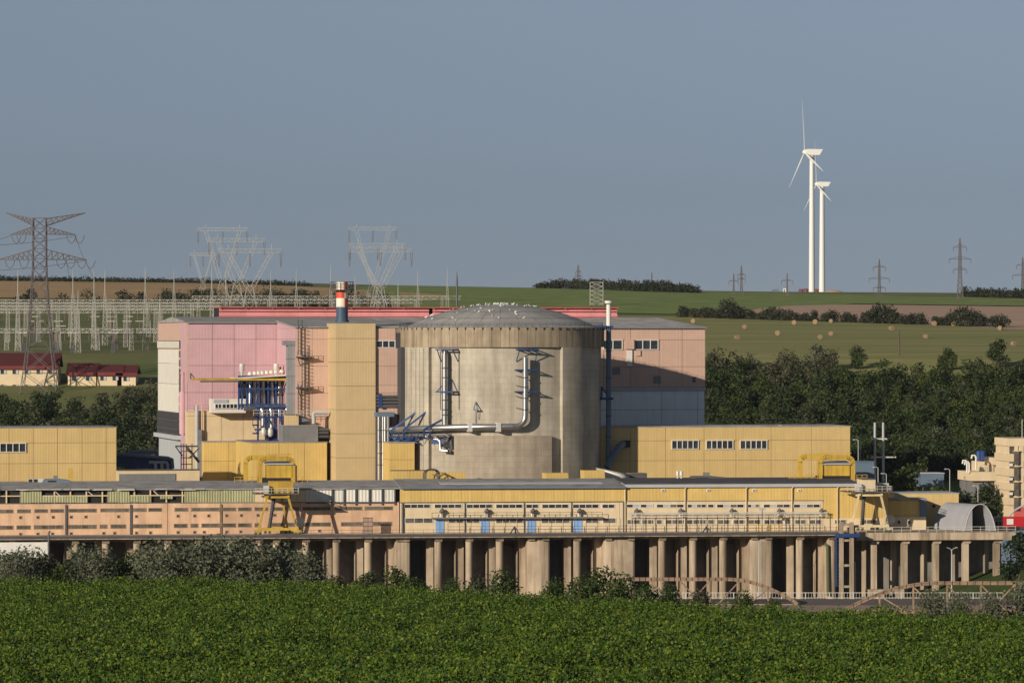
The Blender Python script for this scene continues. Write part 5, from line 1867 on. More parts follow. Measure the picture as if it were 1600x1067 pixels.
# street lamps on the lower ground
for px, top, v, lab in ((1186, 847, -6, 'slim green street lamp standing before the stained broad pier'), (1487, 858, -8, 'slim double armed street lamp under the viaduct')):
    o = thing('street_lamp', lab, 'street lamp', (U(px, v), v, ZB))
    u = U(px, v)
    zt_ = zat(top, px, v)
    part(MB().tube([(u, v, ZB), (u, v, zt_)], [.16, .1], 8), 'pole', MAT['greyblue'], o, True)
    for s_ in (-1, 1):
        a = part(MB().tube([(u, v, zt_ - .2), (u + .5 * s_, v, zt_ + .25), (u + 1.0 * s_, v, zt_ + .35)], .07, 6), 'arm', MAT['greyblue'], o)
        part(MB().box(u + s_ * .85 - .1, u + s_ * 1.1 + .1, v - .12, v + .12, zt_ + .3, zt_ + .45), 'lamp_head', MAT['steel'], a)
dl_ = thing('deck_lamp', 'twin floodlight on a thin post before the yellow pump house', 'lamp', P(1191, 830, 3))
u = U(1191, 3)
part(MB().tube([(u, 3, 0), (u, 3, zat(797, 1191, 3))], .09, 6), 'pole', MAT['dsteel'], dl_)
for s_ in (-1, 1):
    part(MB().box(u + s_ * .35 - .28, u + s_ * .35 + .28, 2.8, 3.2, zat(797, 1191, 3), zat(793, 1191, 3)), 'floodlight', MAT['greyblue'], dl_)


# --- travelling gantry cranes
def aframe(name, label, px, r_top, r_cab, r_base, w_top, w_base, mat, cabmat):
    v = 1.2
    o = thing(name, label, 'crane', P(px, r_base, v))
    zt_, zb_ = zat(r_top, px, v), Z0 + .1
    for vv in (-.4, 6.0):
        kt, kb = (1, 1) if vv < 0 else (.34, .52)     # the rear legs stand closer together
        ut0, ut1 = U(px - w_top / 2 * kt, vv), U(px + w_top / 2 * kt, vv)
        ub0, ub1 = U(px - w_base / 2 * kb, vv), U(px + w_base / 2 * kb, vv)
        part(MB().beam((ub0, vv, zb_ + .7), (ut0, vv, zt_), .42), 'leg', mat, o)
        part(MB().beam((ub1, vv, zb_ + .7), (ut1, vv, zt_), .42), 'leg', mat, o)
        part(MB().beam((ub0 + .2, vv, zb_ + 1.2), (ub1 - .2, vv, zb_ + 1.2), .5), 'sill_beam', mat, o)
        part(MB().beam((ub0 + (ut0 - ub0) * .95 - .6, vv, zt_), (ut1 + .6, vv, zt_), .5, .7), 'head_beam', mat, o)
        for u in (ub0, ub1):
            b = part(MB().box(u - .8, u + .8, vv - .35, vv + .35, zb_ + .35, zb_ + 1.0), 'bogie', mat, o)
            for s_ in (-.45, .45):
                part(MB().tube([(u + s_, vv - .4, zb_ + .3), (u + s_, vv + .4, zb_ + .3)], .3, 10), 'wheel', MAT['dsteel'], b)
    ut0, ut1 = U(px - w_top / 2, 0), U(px + w_top / 2, 0)
    for u in (ut0, ut1):
        part(MB().beam((u, -1, zt_ + .1), (u, 7, zt_ + .1), .5, .6), 'cross_girder', mat, o)
    m = MB()                                  # stair between the legs
    ub0 = U(px - w_base / 2, 2.5)
    a, b = Vector((ub0 + 2.3, 2.5, zb_ + 1)), Vector((ut0 + 1.6, 2.5, zt_))
    m.beam(a, b, .7, .25)
    for k in range(14):
        q = a.lerp(b, k / 13)
        m.beam(q - Vector((.5, 0, 0)), q + Vector((.5, 0, 0)), .2, .12)
    m.rail(a + Vector((0, -.4, 0)), b + Vector((0, -.4, 0)), 1.0, 1.5, .07)
    part(m, 'stair', MAT['brownsteel'], o)
    zc = zt_ + .45
    part(MB().box(ut0 - 2.8, ut1 + 2.2, -1.6, 7, zc, zc + .2), 'platform', MAT['brownsteel'], o)
    m = MB().rail((ut0 - 2.7, -1.5, zc + .2), (ut1 + 2.1, -1.5, zc + .2), 1.1, 1.1, .07)
    m.rail((ut1 + 2.1, -1.5, zc + .2), (ut1 + 2.1, 6.8, zc + .2), 1.1, 1.5, .07)
    part(m, 'platform_railing', MAT['steel'], o)
    zk = zat(r_cab, px, 0)
    cab = part(MB().box(U(px - 12, 0), U(px + 24, 0) - (2.0 if cabmat == 'cream' else 0), .2, 5.5, zc + .25, zk), 'cabin', MAT[cabmat], o)
    if cabmat == 'cream':
        part(MB().box(U(px + 9, 0), U(px + 13, 0), .12, .2, zk - 1.3, zk - .6), 'cabin_window', MAT['glass'], cab)
        part(MB().box(U(px - 12.5, 0), U(px + 23, 0) - 1.8, .0, 5.7, zk, zk + .15), 'cabin_roof', MAT['brownsteel'], cab)
    part(MB().box(U(px - 22, 0), U(px - 14, 0), -.8, 1.2, zc + .2, zc + 1.8), 'cable_box', MAT['steel'], o)
    # cable drum
    c = P(px + w_base / 2 + 3, r_base - 17, -.6)
    m = MB()
    for rr_ in (.35, .6, .85, .95):
        m.tube([(c.x + rr_ * math.cos(t), c.y, c.z + rr_ * math.sin(t)) for t in np.linspace(0, 6.283, 21)], .07, 5, False)
    for k in range(6):
        t = k * math.pi / 3
        m.beam(c, c + Vector((.95 * math.cos(t), 0, .95 * math.sin(t))), .1)
    part(m, 'cable_drum', MAT['dsteel'], o)
    return o


aframe('yellow_gantry_crane', 'yellow A-frame gantry crane on the deck before the peach pump house', 434, 775, 752, 832, 32, 62, MAT['craney'], 'craney')
aframe('cream_gantry_crane', 'cream A-frame gantry crane with a small cabin at the right end', 1359, 772, 749, 829, 34, 58, MAT['cranec'], 'cream')


def portal(name, label, x0, x1, r_top, dx, hx0, hx1, hr):
    """two tall round-cornered yellow portals on the roof with a winch house"""
    v = VP + 11
    o = thing(name, label, 'crane', P((x0 + x1) / 2, 749, v))
    zb_ = Z2 + 1.1
    for i, (a, b, vv) in enumerate(((x0, x1 - dx, v + 5), (x0 + dx, x1, v))):
        ua, ub = U(a, vv), U(b, vv)
        zt_ = zat(r_top + (1.5 if i else 0), a, vv)
        r_ = 1.2
        t_ = .55
        pts = [(ua + t_, vv, zb_), (ua + t_, vv, zt_ - r_)] + [(ua + t_ + r_ - r_ * math.cos(q), vv, zt_ - r_ + r_ * math.sin(q)) for q in (.4, .8, 1.2)] + [(ua + t_ + r_, vv, zt_), (ub - t_ - r_, vv, zt_)] + \
              [(ub - t_ - r_ + r_ * math.sin(q), vv, zt_ - r_ + r_ * math.cos(q)) for q in (.4, .8, 1.2)] + [(ub - t_, vv, zt_ - r_), (ub - t_, vv, zb_)]
        m = MB()
        for p, q in zip(pts[:-1], pts[1:]):
            p, q = Vector(p), Vector(q)
            d = (q - p).normalized() * .12
            m.beam(p - d, q + d, .9, 1.0)
        part(m, 'portal_frame', MAT['craney'], o)
    z_ = zat(r_top - 5, x1 - 30, v)
    m = MB().beam((U(x0 + 36, v), v, z_), (U(x1 - 6, v), v, z_), .18)
    for p in (x0 + 40, x1 - 12):
        m.beam((U(p, v), v, z_ + .5), (U(p, v), v, z_ - 1), .14)
    part(m, 'top_rail', MAT['craney'], o)
    h = MB()
    ua, ub = U(hx0, v), U(hx1, v)
    zt_ = zat(hr, hx0, v)
    hs = part(h.box(ua, ub, v - .5, v + 4, zb_ + 1.0, zt_), 'winch_house', MAT['craney'], o)
    part(MB().prismx([(v - .9, zt_ - .1), (v + 4.2, zt_ + .5), (v + 4.2, zt_ + .65), (v - .9, zt_ + .1)], ua - .3, ub + .2), 'house_roof', MAT['greyblue'], hs)
    part(MB().box(ua - 1.2, ub + .3, v - .3, v + 4, zb_, zb_ + .95), 'winch_base', MAT['dark'], o)
    part(MB().box(ub + .02, ub + .9, v - .2, v + 3, zb_ + .2, zt_ - .3), 'door_recess', MAT['dsteel'], o)
    m = MB().rail((U(x0 - 14, v), v - .6, zb_), (U(x0 + dx, v), v - .6, zb_), 1.2, 1.2, .09)
    m.rail((U(x1 + 2, v), v - .6, zb_), (U(x1 + 18, v), v - .6, zb_), 1.2, 1.2, .09)
    part(m, 'side_railing', MAT['craney'], o)
    return o


portal('left_portal_crane', 'yellow round cornered portal crane on the roof behind the peach pump house', 380, 462, 715, 22, 416, 457, 725)
portal('right_portal_crane', 'yellow round cornered portal crane on the roof of the right pump house', 1246, 1336, 713, 31, 1288, 1327, 725)

# --- right end: annex, tent, trucks, offices
ax = thing('yellow_annex', 'lower yellow annex beyond the cream gantry crane', 'building', P(1430, 830, 22))
part(MB().box(U(1398, 22), U(1498, 22), 22, 34, Z0 - .3, zat(771, 1450, 22)), 'rear_block', MAT['yellow'], ax)
part(MB().box(U(1388, 14), U(1438, 14), 14, 21.9, Z0 - .3, zat(781, 1410, 14)), 'front_block', MAT['yellow2'], ax)
part(MB().box(U(1437, 14) + .02, U(1447, 14), 13.6, 21.9, Z0 - .3, zat(779, 1440, 14)), 'side_bay', MAT['bluegrey'], ax)
part(MB().box(U(1387, 14), U(1447.5, 14), 13.5, 22, zat(780.5, 1410, 14), zat(779.5, 1410, 14) + .15), 'front_roof', MAT['roofdark'], ax)
part(MB().box(U(1397, 22), U(1499, 22), 21.9, 34.2, zat(771, 1450, 22), zat(770, 1450, 22)), 'rear_roof', MAT['greyblue'], ax)
part(MB().box(U(1388, 14), U(1446, 14), 13.4, 13.98, Z0 - .3, 2.7), 'plinth', MAT['cream'], ax)
for a in (1402, 1418):
    window(ax, a, a + 5, 813, 818, 13.38, 1, 'whitebld', 'glass', .1, .08)
for a in (1456, 1477):
    window(ax, a, a + 6, 787.5, 793, 21.98, 1, 'whitebld', 'glass', .1, .08)
tt_ = thing('arched_tent', 'grey arched fabric tent with open front at the end of the deck', 'tent', P(1510, 830, 6))
ua, ub = U(1507, 4), U(1556, 4)
ztp = zat(787.5, 1525, 4)
cxx, hw = (ua + ub) / 2, (ub - ua) / 2


def arch(t):
    s_ = abs(t)
    return (ztp - Z0) * (1 - s_ ** 2.3) ** .8


ts = np.linspace(-1, 1, 13)
sh = MB()
LX, LY = U(1461, 14) - ua, 12.0             # the tent runs back to the left
outer = [(cxx + hw * t, 4.0, Z0 + arch(t)) for t in ts]
back = [(x + LX, y + LY, z) for x, y, z in outer]
nb = 9
for k in range(nb):
    f0, f1 = k / nb, (k + 1) / nb
    vs_ = [(x + LX * f0, y + LY * f0, z) for x, y, z in outer] + [(x + LX * f1, y + LY * f1, z) for x, y, z in outer]
    mm = MB().add(vs_, [(i, i + 1, i + 14, i + 13) for i in range(12)])
    part(mm, 'roof_strip', MAT['tent'], tt_, True)
for rg in (range(0, 3), range(8, 12)):
    fm = MB()
    for i in rg:
        a, b = outer[i], outer[i + 1]
        fm.add([(a[0], 4.02, Z0), (b[0], 4.02, Z0), (b[0], 4.02, b[2]), (a[0], 4.02, a[2])], [(0, 1, 2, 3)])
    part(fm, 'front_panel', MAT['tent'], tt_)
bm_ = MB()
for i in range(12):
    a, b = back[i], back[i + 1]
    bm_.add([(a[0], a[1], Z0), (b[0], a[1], Z0), b, a], [(0, 1, 2, 3)])
part(bm_, 'rear_panel', MAT['grey'], tt_)
part(MB().tube(outer, .09, 5), 'front_hoop', MAT['steel'], tt_)
# lorry
lo = thing('red_lorry', 'red lorry with raised boom parked on the deck at the right edge', 'lorry', P(1590, 828, 3))
a = P(1571, 826, 3)
x0 = a.x
part(MB().box(x0, x0 + 7, 3, 5.4, .9, 3.0), 'body', MAT['truckred'], lo)
part(MB().box(x0 + 7.1, x0 + 9.2, 3, 5.4, .8, 3.2), 'cab', MAT['truckred'], lo)
part(MB().box(x0 + .3, x0 + 1.7, 2.94, 3, 1.4, 2.6), 'white_hatch', MAT['white'], lo)
part(MB().box(x0 - .2, x0 + 9, 3.2, 5.2, .6, .9), 'chassis', MAT['dsteel'], lo)
part(MB().tube([(x0 + 1.0, 4.2, 3.0), (x0 + 2.2, 4.2, 4.3), (x0 + 5.6, 4.2, 6.2)], .22, 6), 'boom', MAT['greyblue'], lo)
for d in (1.2, 2.4, 7.9):
    part(MB().tube([(x0 + d, 2.9, .5), (x0 + d, 3.3, .5)], .5, 12), 'wheel', MAT['rubber'], lo)
gh = thing('glazed_kiosk', 'small grey kiosk with glazed front between tent and red lorry', 'kiosk', P(1562, 826, 10))
m = MB(); pbox(m, 1553, 1575, 812, 829, 10, 4)
part(m, 'body', MAT['greyblue'], gh)
m = MB().prism([(U(1551, 10), zat(812, 1562, 10)), (U(1577, 10), zat(812, 1562, 10)), (U(1570, 10), zat(807, 1562, 10)), (U(1558, 10), zat(808, 1562, 10))], 9.6, 14.2)
part(m, 'roof', MAT['grey'], gh)
window(gh, 1555, 1570, 814, 821, 9.98, 3, 'white', 'glass', .1, .08)
cbk = thing('tall_cream_block', 'tall cream office block with dark stair windows at the right edge', 'building', P(1600, 800, 26))
u0_, u1_ = U(1577, 26), U(1720, 26)
zt_ = zat(685, 1590, 26)
part(MB().box(u0_ + .3, u1_, 26.3, 40, Z0, zt_ - .1), 'core', MAT['cream'], cbk)
fl = [(685, 697), (709, 721), (732, 744), (755, 766), (778, 789)]
for i, (a, b) in enumerate(fl):
    part(MB().box(u0_, u1_, 26, 40, zat(b, 1590, 26), zat(a, 1590, 26)), 'floor_band', MAT['cream'], cbk)
for i in range(4):
    za, zb_ = zat(fl[i + 1][0], 1590, 26), zat(fl[i][1], 1590, 26)
    for p in (1585, 1594, 1612, 1640, 1670, 1700):
        part(MB().box(U(p, 26), U(p, 26) + .8, 26.05, 27, za, zb_), 'pier', MAT['cream'], cbk)
    for p in (1577.6, 1596, 1616, 1632, 1652):
        part(MB().box(U(p, 26), U(p, 26) + 1.0, 26.1, 26.28, za + .1, zb_ - .1), 'window', MAT['dusty'], cbk)
for i in range(4):
    q = part(MB().box(U(1585, 25.4), U(1592, 25.4), 25.4, 25.95, zat(725 + i * 24, 1590, 26), zat(705 + i * 24, 1590, 26)), 'stair_window', MAT['dusty'], cbk)
    part(MB().box(U(1584.2, 25.4), U(1592.8, 25.4), 25.3, 25.98, zat(705 + i * 24, 1590, 26), zat(703.5 + i * 24, 1590, 26)), 'sill', MAT['cream'], q)
for r in (724, 746, 769):
    part(MB().box(U(1578, 25.5), U(1582.5, 25.5), 25.5, 25.98, zat(r + 4, 1580, 26), zat(r, 1580, 26)), 'air_conditioner', MAT['white'], cbk)
part(MB().box(u0_ + 1, u1_, 25.9, 26.2, Z0, zat(792, 1590, 26)), 'ground_floor', MAT['red'], cbk)
part(MB().tube([P(1597, 685, 30), P(1597, 655, 30)], .06, 5), 'mast', MAT['white'], cbk)
mo = thing('terraced_cream_block', 'stepped cream office wing with roof terraces behind dark trees', 'building', P(1545, 790, 52))
part(MB().box(U(1518, 50), U(1600, 50), 50, 62, Z0, zat(751, 1550, 50)), 'lower_wall', MAT['grey'], mo)
part(MB().box(U(1516.5, 49), U(1600, 49), 49, 62, zat(751, 1550, 49), zat(737, 1550, 49)), 'parapet', MAT['cream'], mo)
part(MB().box(U(1532, 53), U(1600, 53), 53, 62, zat(737, 1550, 53), zat(721, 1550, 53)), 'upper_wall', MAT['cream'], mo)
part(MB().box(U(1554, 49.5), U(1600, 49.5), 49.5, 60, zat(726, 1570, 50), zat(715, 1570, 50)), 'upper_parapet', MAT['cream'], mo)
part(MB().box(U(1556, 50.5), U(1600, 50.5), 50.5, 52.9, zat(738, 1570, 50), zat(726.5, 1570, 50)), 'glazed_bay', MAT['glass'], mo)
m = MB().rail((U(1530, 49.2), 49.2, zat(737, 1540, 49)), (U(1553, 49.2), 49.2, zat(737, 1540, 49)), 1.0, .5, .06, 2)
part(m, 'terrace_railing', MAT['bluegrey'], mo)
for p, r0, r1 in ((1511, 738, 722), (1514.5, 738, 724), (1525, 733, 714)):
    a = P(p, r0, 49)
    b = P(p, r1, 49)
    part(MB().tube([a, b, b + Vector((-.3, 0, .4)), b + Vector((-.9, 0, .4)), b + Vector((-1.0, 0, -.3))], .22, 8), 'vent_pipe', MAT['white'], mo, True)
for p in (1530, 1535):
    q = P(p, 708, 56)
    part(MB().lathe([(.75, -1.5), (.75, .3), (.5, .6)], q, 10), 'roof_fan', MAT['blue'], mo)
m = MB(); pbox(m, 1538, 1553, 713, 721, 55, 3)
part(m, 'roof_plant', MAT['dsteel'], mo)
q = P(1558.5, 714, 52)
part(MB().lathe([(.55, 0), (.55, .9), (.4, .95)], q, 12), 'tank', MAT['silver'], mo)
bs = thing('blue_shed', 'long low blue shed in the trees behind the yellow annex', 'shed', P(1450, 770, 60))
m = MB(); pbox(m, 1438, 1475, 740, 760, 60, 6)
part(m, 'wall', MAT['bluegrey'], bs)
m = MB(); pbox(m, 1437, 1476, 738.5, 740, 59.8, 6.4)
part(m, 'roof', MAT['greyblue'], bs)
b2 = thing('blue_machine_house', 'dark blue machine house right of the right portal crane', 'shed', P(1352, 750, 36))
m = MB(); pbox(m, 1338, 1366, 722, 752, 36, 5)
part(m, 'wall', MAT['bluegrey'], b2)
m = MB(); pbox(m, 1337, 1367, 720.5, 722, 35.8, 5.4)
part(m, 'roof', MAT['bluegrey'], b2)
tp = thing('twin_posts', 'pair of concrete poles joined by crossbars before the wood', 'pole', P(1374, 740, 70))
for p in (1367, 1380):
    part(MB().tube([P(p, 752, 70), P(p, 660, 70)], [.32, .26], 8), 'pole', MAT['greyblue'], tp, True)
for r in (685.5, 714):
    part(MB().beam(P(1361, r, 70), P(1386 if r < 700 else 1400, r, 70), .3), 'crossbar', MAT['steel'], tp)
for px, top, v, lab in ((1341, 688, 60, 'thin street lamp beside the right end of the yellow hall'), (1344, 685, 64, 'thin grey mast right of the yellow hall'), (1372, 731, 24, 'short lamp post on the roof line left of the cream crane'),
                        (1385, 741, 20, 'small white lamp above the cream crane platform'), (1484, 734, 50, 'street lamp with curved arm before the blue shed'), (1528, 760, 30, 'thin lamp post between the trees beside the terraced wing')):
    o = thing('lamp_post', lab, 'lamp post', (U(px, v), v, Z0))
    q = P(px, top, v)
    part(MB().tube([(q.x, v, Z0), q], .09, 6), 'pole', MAT['greyblue'], o)
    part(MB().tube([q, q + Vector((-.4, 0, .25)), q + Vector((-.9, 0, .2))], .07, 5), 'arm', MAT['steel'], o)
    part(MB().box(q.x - 1.2, q.x - .7, v - .15, v + .15, q.z + .1, q.z + .3), 'lamp_head', MAT['greyblue'], o)

# trees inside the plant, right
for px, row, v, k, s_, lab in ((1508, 757, 40, 'dark_tree', .72, 'dark conifer like tree left of the terraced wing'), (1545, 765, 36, 'dark_tree', .78, 'broad dark tree in front of the terraced wing'),
                               (1470, 752, 46, 'green_tree', .9, 'green tree before the blue shed'), (1570, 770, 34, 'dark_tree', .68, 'dark tree at the foot of the tall cream block'),
                               (1415, 745, 50, 'dark_tree', 1.2, 'dark tree behind the yellow annex'), (1440, 740, 75, 'poplar', 1.0, 'narrow dark tree behind the blue shed'),
                               (1395, 740, 80, 'dark_tree', 1.2, 'dark tree right of the twin posts')):
    tree(k, k, lab, 'tree', W((U(px, v), v, Z0 - .3)), s_)
tree('dark_tree', 'dark_tree', 'dense dark tree growing before the right end of the viaduct', 'tree', wp(1594, 915, 905), .95)

# white retaining wall at the far left below the deck
ww = thing('white_wall', 'white wall with a black pipe at its end below the left deck', 'wall', (U(30, -6), -6, ZB))
part(MB().box(U(-60, -6), U(75, -6), -6, -5.5, ZB, zat(847, 30, -6)), 'panel', MAT['white'], ww)
part(MB().tube([(U(76, -6), -6.2, ZB), (U(76, -6), -6.2, zat(833, 76, -6)), (U(77, -6), -6.2, zat(830.5, 76, -6)), (U(79, -6), -6.2, zat(831, 76, -6))], .22, 8), 'pipe', MAT['dsteel'], ww, True)

# grass bank under the viaduct
mb = MB()
n = 18
rows_ = []
for i in range(n + 1):
    px = 1395 + (1760 - 1395) * i / n
    h = np.interp(px, [1395, 1450, 1500, 1600, 1760], [0, 1.2, 3.0, 6.5, 9.0])
    u = U(px, -3)
    rows_.append([(u, -34, ZB + .1), (u, -20, ZB + h * .45), (u, -8, ZB + h * .85), (u, 11.9, ZB + h)])
for r in rows_:
    mb.v.extend(r)
for i in range(n):
    for k in range(3):
        mb.f.append((i * 4 + k, (i + 1) * 4 + k, (i + 1) * 4 + k + 1, i * 4 + k + 1))
struct(mb, 'grass_bank', MAT['grass'], 'p', True)

# --- road and the two rusty bowstring bridges
YB = 815.0
zd = CZ - (938 - CY) / F * (YB + 8)
road = MB()
road.box((960 - CX) / F * YB, (1760 - CX) / F * YB, YB - 6, YB + 14, zd - 1.2, zd)
struct(road, 'canal_road', MAT['road'])
wr = thing('white_road_railing', 'white picket railing along the canal road behind the arches', 'railing', ((1300 - CX) / F * YB, YB + 13.6, zd), None, 'w')
m = MB()
x0, x1 = (1000 - CX) / F * YB, (1580 - CX) / F * YB
yr = YB + 13.6
m.beam((x0, yr, zd + 1.15), (x1, yr, zd + 1.15), .1).beam((x0, yr, zd + .2), (x1, yr, zd + .2), .1)
n = int((x1 - x0) / .55)
for k in range(n + 1):
    x = x0 + (x1 - x0) * k / n
    m.beam((x, yr, zd), (x, yr, zd + 1.15), .05 if k % 8 else .16)
part(m, 'railing', MAT['steel'], wr)


def bowstring(name, label, px0, px1, r_low, r_top, Y, hang):
    x0, x1 = (px0 - CX) / F * Y, (px1 - CX) / F * Y
    z0, z1 = CZ - (r_low - CY) / F * Y, CZ - (r_top - CY) / F * Y
    o = thing(name, label, 'bridge', ((x0 + x1) / 2, Y, z0), None, 'w')

    def zarc(x):
        t = min(1, max(0, (x - x0) / (x1 - x0)))
        e = min(t, 1 - t) / .30
        return z0 + (z1 - z0) * (1 if e >= 1 else 1 - (1 - e) ** 1.9)
    for yy in (Y - 5.2,):
        pts = [Vector((x0 + (x1 - x0) * k / 40, yy, zarc(x0 + (x1 - x0) * k / 40))) for k in range(41)]
        for dz, w, h, nm in ((0, .45, .42, 'arch_chord'), (.34, .7, .16, 'arch_flange')):
            m = MB()
            for p, q in zip(pts[:-1], pts[1:]):
                d = (q - p).normalized() * .06
                m.beam(p + Vector((0, 0, dz)) - d, q + Vector((0, 0, dz)) + d, w, h)
            part(m, nm, MAT['rust'], o)
        part(MB().beam((x0, yy, z0 - .3), (x1, yy, z0 - .3), .6, .7), 'bottom_chord', MAT['rust'], o)
        hs = [x0 + (x1 - x0) * k / hang for k in range(1, hang)]
        for i, x in enumerate(hs):
            part(MB().beam((x, yy, z0 - .2), (x, yy, zarc(x)), .3, .3), 'hanger', MAT['rust'], o)
            if i < len(hs) / 2:
                x2 = x + (x1 - x0) / hang * .75
            else:
                x2 = x - (x1 - x0) / hang * .75
            part(MB().beam((x, yy, zarc(x) - .2), (x2, yy, z0 - .2), .22, .22), 'diagonal', MAT['rust'], o)
    return o


bowstring('rusty_arch_bridge', 'rusty bowstring arch falling to the road left of the ladder tower', 880, 1243, 941, 903, YB, 8)
bowstring('rusty_truss_bridge', 'rusty bowstring arch rising to the right picture edge', 1318, 1790, 950, 909, YB - 20, 9)

# ================================================================ switchyard, pylons, turbines, fields
def lattice(m, x, y, prof, t, n_per=1.0, diag=True):
    """square lattice shaft; prof = [(z, half width), ...]"""
    for (z0, w0), (z1, w1) in zip(prof[:-1], prof[1:]):
        hgt = z1 - z0
        k = max(1, int(round(hgt / (max(w0, w1) * 2 * n_per))))
        for i in range(k):
            a, b = i / k, (i + 1) / k
            za, zb_ = z0 + hgt * a, z0 + hgt * b
            wa, wb = w0 + (w1 - w0) * a, w0 + (w1 - w0) * b
            ca = [(x - wa, y - wa, za), (x + wa, y - wa, za), (x + wa, y + wa, za), (x - wa, y + wa, za)]
            cb_ = [(x - wb, y - wb, zb_), (x + wb, y - wb, zb_), (x + wb, y + wb, zb_), (x - wb, y + wb, zb_)]
            for j in range(4):
                m.beam(ca[j], cb_[j], t)
                j2 = (j + 1) % 4
                if diag:
                    m.beam(ca[j], cb_[j2], t * .6)
                    m.beam(ca[j2], cb_[j], t * .6)
                m.beam(cb_[j], cb_[j2], t * .6)
    return m


def truss(m, p, q, h, t, n, depth=0):
    p, q = Vector(p), Vector(q)
    up = Vector((0, 0, h))
    for dy in ((0,) if not depth else (0, depth)):
        d = Vector((0, dy, 0))
        m.beam(p + d, q + d, t).beam(p + d + up, q + d + up, t)
        for k in range(n):
            a, b = p.lerp(q, k / n) + d, p.lerp(q, (k + 1) / n) + d
            m.beam(a, b + up, t * .7) if k % 2 else m.beam(a + up, b, t * .7)
            m.beam(a, a + up, t * .6)
    return m


# big dark pylon at the left
g_ = G(58, 612)
Yp = g_.y
sc = F / Yp
pz = lambda r: CZ - (r - CY) / F * Yp
pxx = lambda p: (p - CX) / F * Yp
py_ = thing('double_circuit_pylon', 'large dark lattice pylon with three crossarms at the left edge', 'pylon', (pxx(62), Yp, pz(618)), None, 'w')
m = MB()
lattice(m, pxx(62), Yp, [(pz(621), 29 / sc), (pz(545), 19 / sc), (pz(480), 14 / sc), (pz(420), 10.5 / sc), (pz(341), 10 / sc)], .24, .8)
part(m, 'shaft', MAT['brownsteel'], py_)
for (r0, r1, tip, pl, pr, nm) in ((342, 353, 333, 10, 133, 'earth_wire_arm'), (354, 366, 367, 16, 118, 'crossarm'), (390, 405.5, 406, -3, 135, 'crossarm')):
    for s_, tipx in ((-1, pl), (1, pr)):
        m = MB()
        xb = pxx(62 + s_ * 10)
        T = Vector((pxx(tipx), Yp, pz(tip)))
        for yy in (-1.6, 1.6):
            A, B = Vector((xb, Yp + yy, pz(r0))), Vector((xb, Yp + yy, pz(r1)))
            m.beam(A, T, .24).beam(B, T, .24)
            for k in range(1, 7):
                a, b = A.lerp(T, k / 7), B.lerp(T, k / 7)
                m.beam(a, b, .13).beam(B.lerp(T, (k - 1) / 7), a, .13)
        part(m, nm, MAT['brownsteel'], py_)
for px, r in ((18, 368), (26, 368), (104, 368), (117, 368), (8, 407), (30, 407), (88, 407), (103, 407), (120, 407), (134, 407)):
    a = Vector((pxx(px), Yp, pz(r)))
    part(MB().tube([a, a + Vector((.5, 0, -1.6)), a + Vector((1.4, 0, -2.4)), a + Vector((2.3, 0, -1.6)), a + Vector((2.8, 0, 0))], .09, 4), 'jumper_loop', MAT['porcelain'], py_)

# red roofed control houses
for (x0, x1, rr0, re, rb, lab, gable) in ((-60, 90, 553, 573, 612, 'cream control house with long dark red roof below the left pylon', 105), (106, 150, 569, 583, 608, 'small cream house with red roof right of the pylon', 144),
                                          (152, 190, 571, 583, 606, 'small red roofed house in the middle of the switchyard edge', 172), (183, 212, 572, 584, 606, 'red roofed hut beside the white transformer bushings', 205)):
    gq = G((x0 + x1) / 2, 606)
    Y = gq.y + 4
    q = lambda p, r: wp(p, r, Y)
    o = thing('control_house', lab, 'house', (q((x0 + x1) / 2, rb)), None, 'w')
    a, b = q(x0, re), q(x1, rb)
    part(MB().box(a.x, b.x, Y, Y + 10, b.z - 6, a.z), 'wall', MAT['cream'], o)
    part(MB().prismx([(Y - .8, a.z - .1), (Y + 5, q(x0, rr0).z), (Y + 10.8, a.z - .1), (Y + 10.8, a.z + .2), (Y + 5, q(x0, rr0).z + .3), (Y - .8, a.z + .2)], a.x - .5, b.x + .6), 'roof', MAT['redroof'], o)
    part(MB().box(a.x - .4, b.x + .5, Y - .95, Y - .8, a.z - .7, a.z + .25), 'eaves_board', MAT['darkred'], o)
    n = max(1, int((x1 - x0) / 17))
    for k in range(n):
        c = a.x + (b.x - a.x) * (k + .5) / n
        for zz in ((re + 5,) if x0 > 0 else (re + 5, 601)):
            zq = q(0, zz).z
            w = part(MB().box(c - .9, c + .9, Y - .08, Y - .01, zq - 1.2, zq), 'window', MAT['glass'], o)
            part(MB().box(c + .1, c + .85, Y - .12, Y - .08, zq - 1.15, zq - .05), 'pane', MAT['greyblue'], w)

